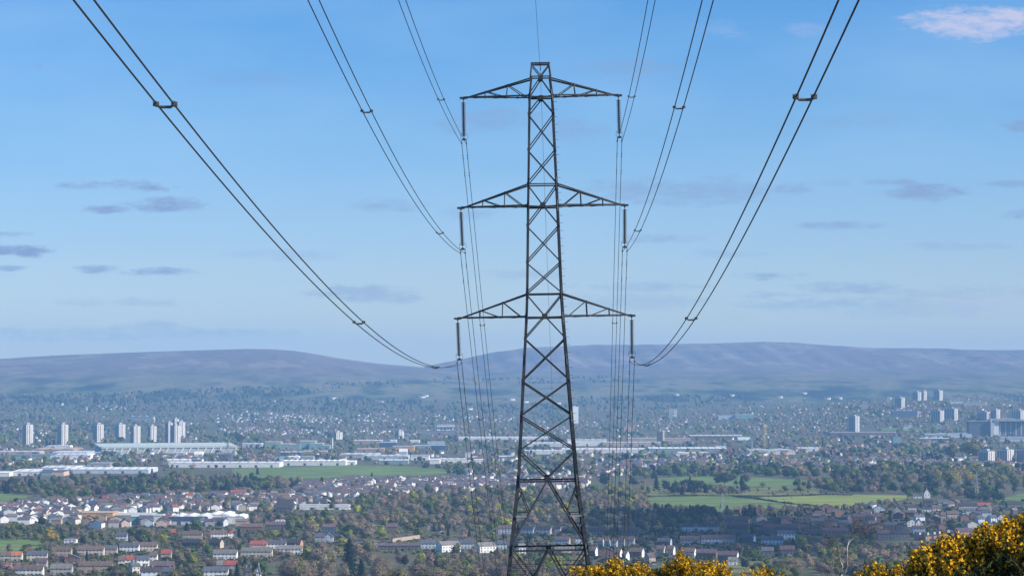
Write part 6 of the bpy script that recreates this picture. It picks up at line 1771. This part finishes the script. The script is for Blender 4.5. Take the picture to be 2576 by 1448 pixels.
for (poly, den, mix) in SHR:
    kinds = [k for k in MIXW[mix].split() if k != 'conifer'] + ['budding', 'green']
    sp_ = scatter(poly, int(area(poly) / den), gw)
    for (x, y), p in zip(sp_, at_many(sp_)):
        if np.any((x > BX[:, 0]) & (x < BX[:, 1]) & (y <= BX[:, 2] + .3) & (y > BX[:, 2] - BX[:, 3] * .6)): continue
        if np.any((p.x > PL[:, 0]) & (p.x < PL[:, 1]) & (p.y > PL[:, 2]) & (p.y < PL[:, 3])): continue
        k = gw.choice(kinds); h = gw.uniform(1.2, 3.6); wd = gw.uniform(1.3, 2.6)
        V, F, N = LOD[(k, gw.randrange(4), 1)]
        v = np.stack([V[:, 0] * h * wd + p.x, V[:, 1] * h * wd + p.y, (V[:, 2] - .2) * h * 1.15 + p.z], 1)
        Vs.append(v); Fs.append(F + ns); ns += len(V)
        Cs.append(np.tile(np.array(KIND[k][0]) * gw.uniform(.7, 1.4), (len(V), 1)))
sh_ = link('garden_shrubbery', np_mesh('garden_shrubbery', np.concatenate(Vs), np.concatenate(Fs), MATS['woodland_leaves'], np.concatenate(Cs)))
tag(sh_, kind='stuff')
print('houses', N_HOUSES, 'far', len(far_h), 'trees', N_TREES, 'mass', len(mass), 'faces', nb // 4)


# ------------------------------------------------------------------ hedges
def hedge(pts, label, h=2.0):
    P = [at(*q) for q in pts]; g = np.random.default_rng(len(pts))
    L = [(b_ - a_).length for a_, b_ in zip(P[:-1], P[1:])]
    V, F = [], []; n0 = 0
    for a_, b_, l in zip(P[:-1], P[1:], L):
        n = int(l * 5); t = g.random(n)
        C = np.stack([a_.x + (b_.x - a_.x) * t + g.normal(size=n) * .7, a_.y + (b_.y - a_.y) * t + g.normal(size=n) * .7, np.zeros(n)], 1)
        C[:, 2] = gz(C[:, 0], C[:, 1]) + g.random(n) * h * (.7 + .5 * np.sin(t * l / 9))
        u = g.normal(size=(n, 3)) * .5; v = g.normal(size=(n, 3)) * .5
        V.append(np.stack([C - u - v, C + u - v, C + u + v, C - u + v], 1).reshape(-1, 3)); F.append(np.arange(4 * n).reshape(n, 4) + n0); n0 += 4 * n
    tag(link('hedge', np_mesh('hedge', np.concatenate(V), np.concatenate(F), TREE_MAT['dark'])), label, 'hedge')


J = lambda x, y: pp('J', x, y)
hedge([J(740, 378), J(860, 385), J(1000, 402), J(1190, 432), J(1400, 462), J(1700, 495), J(2030, 528)], 'dark hedge slanting between the green and the yellowish field')
hedge([J(680, 372), J(1300, 372), J(1900, 350), J(2323, 352)], 'thin hedge along the upper edge of the yellowish field', 1.6)
hedge([(1600, 1250), (1720, 1246), (1880, 1248)], 'thin hedge along the upper edge of the green field', 1.5)


w0, w1 = at(*pp('F', 770, 850)), at(*pp('F', 1180, 795))
bw = tag(empty('boundary_wall', (w0 + w1) / 2, math.atan2(w1.y - w0.y, w1.x - w0.x)), 'tan boundary wall below the lime trees in the middle', 'wall')
l_ = (w1 - w0).length / 2
b = MB(); b.box(-l_, l_, -.3, .3, -6, 3.4); b.build('wall', WALLS['tan'], bw); b = MB(); b.box(-l_, l_, -.4, .4, 3.4, 3.6); b.build('coping', WALLS['stone'], bw)

# ------------------------------------------------------------------ cars and lamp posts near enough to see
def car(p_, x, y, m, label, rz):
    p = at(*pp(p_, x, y)); r = tag(empty('parked_car', p, rz), label, 'car')
    b = MB(); prof = [(-2.1, .35), (-2.1, .85), (-1.9, .98), (-1.25, 1.02), (-.7, 1.48), (.75, 1.48), (1.35, 1.0), (2.0, .88), (2.15, .6), (2.1, .35)]
    n = len(prof); b.add([(x_, -.85, z) for x_, z in prof] + [(x_, .85, z) for x_, z in prof], [tuple(range(n)), tuple(range(2 * n - 1, n - 1, -1))] + [(i, i + n, (i + 1) % n + n, (i + 1) % n) for i in range(n)])
    b.build('body', m, r)
    for s_ in (-1, 1):
        b = MB(); b.box(-1.05, .95, s_ * .86 - .02, s_ * .86 + .02, 1.02, 1.38); b.build('side_window', GLASS, r)
    for sx_ in (-1.3, 1.35):
        for s_ in (-1, 1):
            b = MB(); b.tube([(sx_, s_ * .72, .32), (sx_, s_ * .9, .32)], .32, 12); b.build('wheel', FITTING, r)


cw = mat('car_paint_white', (.75, .75, .75), rough=.25, spec=.6); cr = mat('car_paint_red', (.45, .04, .03), rough=.25, spec=.6); cs = mat('car_paint_silver', (.42, .43, .45), rough=.25, spec=.6, metal=.4)
car('F', 1525, 700, cw, 'white car parked on the open yard left of the wires', .3)
car('D', 700, 945, cr, 'red car parked in front of the sunlit beige gable', 1.2)
car('D', 755, 975, cs, 'silver car parked right of the red one', .2)
car('D', 540, 1115, cw, 'white car parked left of the bright white terrace', .1)
car('H', 2140, 1195, cs, 'silver car parked below the pinkish corner house', .5)


def lamp(p_, x, yb, yt, label):
    (a, b0), (_, t) = pp(p_, x, yb), pp(p_, x, yt); p = at(a, b0); H = (b0 - t) * mpp(p.y)
    r = tag(empty('lamp_post', p), label, 'lamp post')
    b = MB(); b.tube([(0, 0, -.5), (0, 0, H - .5), (.25, 0, H)], [.11, .08, .06], 6); b.build('pole', STEEL_LT, r)
    b = MB(); b.box(.2, .95, -.14, .14, H - .05, H + .08); b.build('lamp_head', STEEL_LT, r)


lamp('D', 618, 1010, 890, 'lamp post left of the sunlit beige gable')
lamp('D', 875, 985, 850, 'lamp post before the domed bare tree')
lamp('J', 1905, 1180, 1050, 'pale lamp post in the dim wood left of the birch')


def cow(p_, x, y, label, rz):
    p = at(*pp(p_, x, y)); b = MB()
    b.tube([(-.95, 0, 1.05), (-.8, 0, 1.1), (-.2, 0, 1.02), (.4, 0, 1.05), (.8, 0, 1.15), (1.1, 0, 1.32), (1.35, 0, 1.30), (1.62, 0, 1.10)], [.12, .32, .38, .36, .30, .20, .16, .09], 10)
    for lx in (-.7, .6):
        for s_ in (-1, 1): b.tube([(lx, s_ * .2, 1.0), (lx + .05, s_ * .22, .55), (lx, s_ * .22, .5), (lx, s_ * .22, 0)], [.14, .08, .075, .06], 6)
    b.tube([(-.95, 0, 1.2), (-1.1, 0, .6)], [.04, .02], 5)
    for s_ in (-1, 1): b.tube([(1.32, s_ * .12, 1.42), (1.25, s_ * .30, 1.40)], [.05, .02], 5)
    tag(b.build('cow', FITTING, None, p, rz, smooth=True), label, 'cow', 'cattle on the yellowish field')


cow('J', 1375, 412, 'dark cow standing on the yellowish field, farther from the hedge line', .4)
cow('J', 1478, 388, 'dark cow near the upper hedge of the yellowish field', 2.6)

# ------------------------------------------------------------------ birch on the near slope
BIRCH = mat('birch_bark', (.33, .31, .29), rough=.8, var=.5, scale=9, stretch=(1, 1, .25))
TWIG = mat('red_brown_twig', (.12, .075, .06), rough=.9, var=.3, scale=3)
BD = 92.0
bp = lambda p_, x, y, dy=0.0: at(*pp(p_, x, y), BD + dy)
gx, gy = pp('J', 2165, 1440); base = at(gx, gy, BD); base.z = float(gz(base.x, BD))
birch = tag(empty('birch_tree', base), 'thin bare birch with two pale stems and reddish twigs at lower right', 'tree')
rel = lambda v: v - base
b = MB(); b.tube([Vector((0, 0, -.2)), rel(bp('J', 2150, 1448)), rel(bp('J', 2172, 1315, .1)), rel(bp('J', 2140, 1230, .2)), rel(bp('J', 2128, 1130, .1)), rel(bp('J', 2118, 1040))], [.085, .06, .042, .03, .024, .012], 8)
tr_ = b.build('trunk', BIRCH, birch)
b = MB(); b.tube([rel(bp('J', 2158, 1400)), rel(bp('J', 2205, 1390, -.1)), rel(bp('J', 2240, 1300, -.2)), rel(bp('J', 2236, 1180, -.2)), rel(bp('J', 2236, 1060, -.1)), rel(bp('J', 2262, 985, 0)), rel(bp('L', 40, 890, .1))], [.05, .042, .036, .03, .025, .018, .012], 8)
b.build('stem', BIRCH, birch)
tb = MB(); gt = random.Random(3)
main = [bp('L', -20, 935), bp('L', 60, 870, .1), bp('L', 140, 825, .15), bp('L', 200, 780, .2), bp('L', 240, 745, .2)]
tb.tube([rel(p) for p in main], [.018, .015, .012, .008, .004], 5)


def spray(p, d, l, n, r):
    q = p + d * l
    tb.tube([p, p.lerp(q, .5) + Vector((gt.uniform(-.03, .03), gt.uniform(-.03, .03), gt.uniform(-.02, .03))), q], [r, r * .7, r * .4], 4, cap=False)
    if n:
        for i in range(3):
            nd = (d + Vector((gt.gauss(0, .45), gt.gauss(0, .45), gt.gauss(-.05, .4)))).normalized()
            spray(p.lerp(q, gt.uniform(.35, 1)), nd, l * .66, n - 1, r * .6)


for i in range(15):
    t = gt.random() * .0 + gt.random() * (len(main) - 1); j = int(t); p = rel(main[j].lerp(main[j + 1], t - j))
    spray(p, Vector((gt.uniform(-.3, .8), gt.uniform(-.6, .6), gt.uniform(-.5, .6))).normalized(), gt.uniform(.25, .5), 3, .006)
for p0, dx in ((bp('J', 2118, 1040), -.2), (bp('J', 2128, 1130), -.6), (bp('J', 2236, 1060), -.4), (bp('J', 2140, 1230), -.7), (bp('J', 2240, 1280), .5), (bp('J', 2150, 1420), -.8), (bp('J', 2172, 1320), -.6)):
    for i in range(2): spray(rel(p0), Vector((dx + gt.uniform(-.4, .4), gt.uniform(-.5, .5), gt.uniform(.2, .9))).normalized(), gt.uniform(.3, .6), 2, .006)
tb.build('twigs', TWIG, birch)

# ------------------------------------------------------------------ flowering gorse
YELLOW = leafy(mat('gorse_flower', (.74, .42, .012), rough=.6, spec=.2, var=.28, scale=14), .2)
SPINE = mat('gorse_spine', (.045, .062, .02), rough=.8, var=.4, scale=9)
STEM = mat('gorse_stem', (.07, .05, .03), rough=.9, var=.3, scale=9)


def shoot(seed, flowers):
    """one short shoot of unit length: petals round a stem, spines between"""
    g = np.random.default_rng(seed); P, Q = [], []
    for i in range(13 if flowers else 0):
        t = g.uniform(.1, 1); a = g.random() * 6.283; r = .20 * (1.15 - .5 * t)
        c = np.array([math.cos(a) * r, math.sin(a) * r, t]); o = np.array([math.cos(a), math.sin(a), g.uniform(-.2, .9)]); o /= np.linalg.norm(o)
        u = np.cross(o, g.normal(size=3)); u /= np.linalg.norm(u); v = np.cross(o, u); s = g.uniform(.16, .27)
        P += [c - u * s * .55, c + v * s * .6 + o * s * .3, c + u * s * .55 + o * s * .7, c - v * s * .6 + o * s * .4]
    for i in range(12 if flowers else 22):
        t = g.uniform(0, 1.05); a = g.random() * 6.283; L = g.uniform(.22, .5)
        c = np.array([math.cos(a) * .03, math.sin(a) * .03, t]); o = np.array([math.cos(a), math.sin(a), g.uniform(.1, 1.1)]); o /= np.linalg.norm(o)
        u = np.cross(o, g.normal(size=3)); u /= np.linalg.norm(u); w_ = .05
        Q += [c - u * w_, c + u * w_, c + u * w_ * .2 + o * L, c - u * w_ * .2 + o * L]
    return np.array(P).reshape(-1, 3), np.array(Q).reshape(-1, 3)


SHF = [shoot(i, True) for i in range(8)]; SHG = [shoot(50 + i, False) for i in range(5)]


def gorse(outline, d0, thick, n, label, seed, flower=.8, size=.075):
    """a bush of finger-like sprays; each spray is a stem set with short flowering or green shoots"""
    g = np.random.default_rng(seed)
    ox = np.array([q[0] for q in outline], float); oy = np.array([q[1] for q in outline], float)
    gl = float(gz((ox.mean() - CX) / FPX * d0, d0)); ybot = EYE - gl / d0 * FPX
    base = Vector(((ox.mean() - CX) / FPX * d0, d0, gl))
    root = tag(empty('gorse_bush', base), label, 'gorse bush')
    Pf, Pg = [], []; st = MB()
    for i in range(n):
        x = g.uniform(ox[0], ox[-1]); top = np.interp(x, ox, oy)
        v = g.random() ** 1.4
        if g.random() < .42: v *= .12
        y = top + v * (ybot - top) * .98 + abs(g.normal()) * 3
        back = g.random() < .22
        dep = thick * math.sqrt(max(0, 1 - (1 - v) ** 2)) * (1 if not back else -1)
        d = d0 - dep * .9 + g.normal() * .10
        p = np.array(at(x, y, d))
        dirv = np.array([g.normal() * .5 + (x - ox.mean()) / (ox[-1] - ox[0]) * .8, (-.6 if not back else .6) * math.sqrt(v) + g.normal() * .3, 1.0 - .45 * v + g.normal() * .2]); dirv /= np.linalg.norm(dirv)
        L = g.uniform(.22, .42)
        patch = math.sin(p[0] * 6.3 + 1 + seed) + math.sin(p[2] * 7.1 + p[0] * 2.7) + .7 * math.sin(p[0] * 13 + p[2] * 9)
        fl = g.random() < (flower if v < .05 else flower * (1.0 if patch > -.1 else .2) * (1 - .5 * v))
        m = int(L / size * 2.6)
        for q_ in range(m):
            t = (q_ + g.random()) / m
            bend = np.array([0, 0, -.06]) * (1 - t)
            c = p - dirv * L * (1 - t) + bend
            a = g.normal(size=3); a -= dirv * a.dot(dirv); a /= np.linalg.norm(a)
            z = dirv * .8 + a * .75; z /= np.linalg.norm(z)
            f_ = fl and t > .25 and g.random() < .93
            S_ = SHF[g.integers(0, len(SHF))] if f_ else (np.zeros((0, 3)), SHG[g.integers(0, len(SHG))][1])
            e1 = np.cross(z, g.normal(size=3)); e1 /= np.linalg.norm(e1); M = np.stack([e1, np.cross(z, e1), z], 1) * size * g.uniform(.75, 1.2)
            for src, dst in ((S_[0], Pf), (S_[1], Pg)):
                if len(src): dst.append(src @ M.T + c - np.array(base))
        e = Vector(p) - base; k_ = Vector(p - dirv * L) - base
        if i % 2 == 0: st.tube([Vector((k_.x * .3, k_.y * .3 + .05, -.1)), Vector((k_.x * .8, k_.y * .8, k_.z * .6)), k_, e], [.02, .014, .009, .003], 4, cap=False)
    for nm, lst, mm in (('flowers', Pf, YELLOW), ('foliage', Pg, SPINE)):
        V = np.concatenate(lst); F = np.arange(len(V)).reshape(-1, 4)
        link(nm, np_mesh(nm, V, F, mm), root)
    st.build('stems', STEM, root)


def Hp(*q): return [pp('H', *a) for a in q]
def Jp(*q): return [pp('J', *a) for a in q]
def Lp(*q): return [pp('L', *a) for a in q]


gorse(Hp((850, 1420), (900, 1320), (960, 1265), (1040, 1240), (1100, 1225), (1150, 1250), (1220, 1225), (1330, 1205), (1430, 1190), (1480, 1130), (1540, 1125), (1600, 1145), (1750, 1162), (1900, 1180), (2000, 1210), (2080, 1280), (2150, 1330)), 30, 1.0, 520, 'wide low gorse clump full of yellow flowers right of the pylon foot', 1, .95)
gorse(Hp((2060, 1400), (2200, 1295), (2330, 1215), (2450, 1175), (2480, 1060), (2530, 1010), (2570, 990)) + Jp((20, 1128), (40, 1190), (60, 1240), (110, 1225), (170, 1232), (200, 1290)), 29, .6, 260, 'gorse with one sprig standing above its yellow flowers', 2, .9)
gorse(Jp((170, 1420), (220, 1320), (260, 1285), (340, 1265), (380, 1290), (410, 1330), (440, 1300), (490, 1270), (540, 1272), (575, 1310), (600, 1370), (690, 1450)), 28.5, .6, 230, 'gorse with two rounded yellow heads right of the single sprig', 3, .95)
gorse(Jp((720, 1470), (760, 1428), (850, 1410), (930, 1432), (1000, 1402), (1080, 1375), (1150, 1345), (1200, 1370), (1240, 1420), (1300, 1418), (1350, 1460)), 28, .5, 150, 'low gorse tips with scattered flowers along the bottom edge', 4, .9)
gorse(Lp((90, 1490), (130, 1380), (170, 1310), (230, 1330), (300, 1320), (400, 1270), (440, 1310), (500, 1350), (560, 1340), (610, 1310), (640, 1430), (660, 1500)), 24, .5, 150, 'small dark gorse with few flowers left of the big bush', 5, .6)
gorse(Lp((690, 1520), (720, 1400), (740, 1280), (770, 1160), (830, 1155), (870, 1190), (910, 1130), (940, 1080), (1000, 1040), (1060, 1090), (1100, 1085), (1150, 1040), (1180, 990), (1210, 950), (1270, 960), (1330, 945), (1400, 930), (1440, 990), (1500, 960), (1560, 930), (1630, 920), (1690, 880), (1740, 810), (1800, 790), (1850, 830), (1910, 790), (1960, 745), (2030, 700), (2100, 690), (2150, 675), (2200, 720), (2250, 640), (2310, 615), (2400, 600), (2600, 640), (2800, 800), (2950, 1100)), 21.5, 1.05, 950, 'big dark gorse bush tipped with yellow flowers in the lower right corner', 6, .9)

# ------------------------------------------------------------------ a low cumulus off to the right whose shadow lies over the dark estate
CLM = bpy.data.materials.new('cumulus'); CLM.use_nodes = True
ct = CLM.node_tree; cb = ct.nodes['Principled BSDF']; cb.inputs['Base Color'].default_value = (.85, .85, .86, 1); cb.inputs['Roughness'].default_value = 1.0; cb.inputs['Specular IOR Level'].default_value = 0
cn = ct.nodes.new('ShaderNodeTexNoise'); cn.inputs['Scale'].default_value = .02; cn.inputs['Detail'].default_value = 5
cco = ct.nodes.new('ShaderNodeTexCoord'); ct.links.new(cco.outputs['Object'], cn.inputs['Vector'])
cmr = ct.nodes.new('ShaderNodeMapRange'); cmr.inputs[1].default_value = .38; cmr.inputs[2].default_value = .58; cmr.inputs[3].default_value = .05; cmr.inputs[4].default_value = .24
ct.links.new(cn.outputs['Fac'], cmr.inputs[0])
ctr = ct.nodes.new('ShaderNodeBsdfTransparent'); cmx = ct.nodes.new('ShaderNodeMixShader')
ct.links.new(cmr.outputs[0], cmx.inputs[0]); ct.links.new(ctr.outputs[0], cmx.inputs[1]); ct.links.new(cb.outputs[0], cmx.inputs[2]); ct.links.new(cmx.outputs[0], ct.nodes['Material Output'].inputs['Surface'])
gc = np.random.default_rng(4)
bmc = bmesh.new()
shade_at = Vector((235, 3000, -160)); hc = 620.0
cc_ = shade_at + to_sun * ((hc + 160) / to_sun.z)
for i in range(26):
    t_ = gc.uniform(-1, 1); r_ = (1 - abs(t_) ** 2.5) ** .5
    m_ = Matrix.Translation((gc.normal() * 75 * r_, t_ * 370, gc.normal() * 14)) @ Matrix.Diagonal((gc.uniform(60, 110) * (.5 + .5 * r_), gc.uniform(80, 150), gc.uniform(22, 40), 1))
    bmesh.ops.create_icosphere(bmc, subdivisions=3, radius=1.0, matrix=m_)
for v in bmc.verts:
    q = v.co; v.co += Vector((math.sin(q.y / 17 + q.z / 9), math.sin(q.x / 15), math.sin(q.x / 13 + q.y / 19))) * 7
mc = bpy.data.meshes.new('cloud'); bmc.to_mesh(mc); bmc.free(); mc.materials.append(CLM); mc.polygons.foreach_set('use_smooth', [True] * len(mc.polygons))
co_ = link('cloud', mc, None, cc_); co_['kind'] = 'stuff'

# ------------------------------------------------------------------ haze: one box of even air round everything
HAZE_D, HAZE_C = 5.3e-5, (0.31, 0.605, 1.0, 1)
HZ = bpy.data.materials.new('thin_haze'); HZ.use_nodes = True
ht_ = HZ.node_tree; ht_.nodes.clear()
pv = ht_.nodes.new('ShaderNodeVolumePrincipled')
pv.inputs['Density'].default_value = HAZE_D
pv.inputs['Color'].default_value = HAZE_C
pv.inputs['Anisotropy'].default_value = 0.0
ho = ht_.nodes.new('ShaderNodeOutputMaterial'); ht_.links.new(pv.outputs[0], ho.inputs['Volume'])
hb = MB(); hb.box(-13500, 13500, -3200, 19400, -180, 262)
tag(hb.build('haze', HZ), kind='stuff')
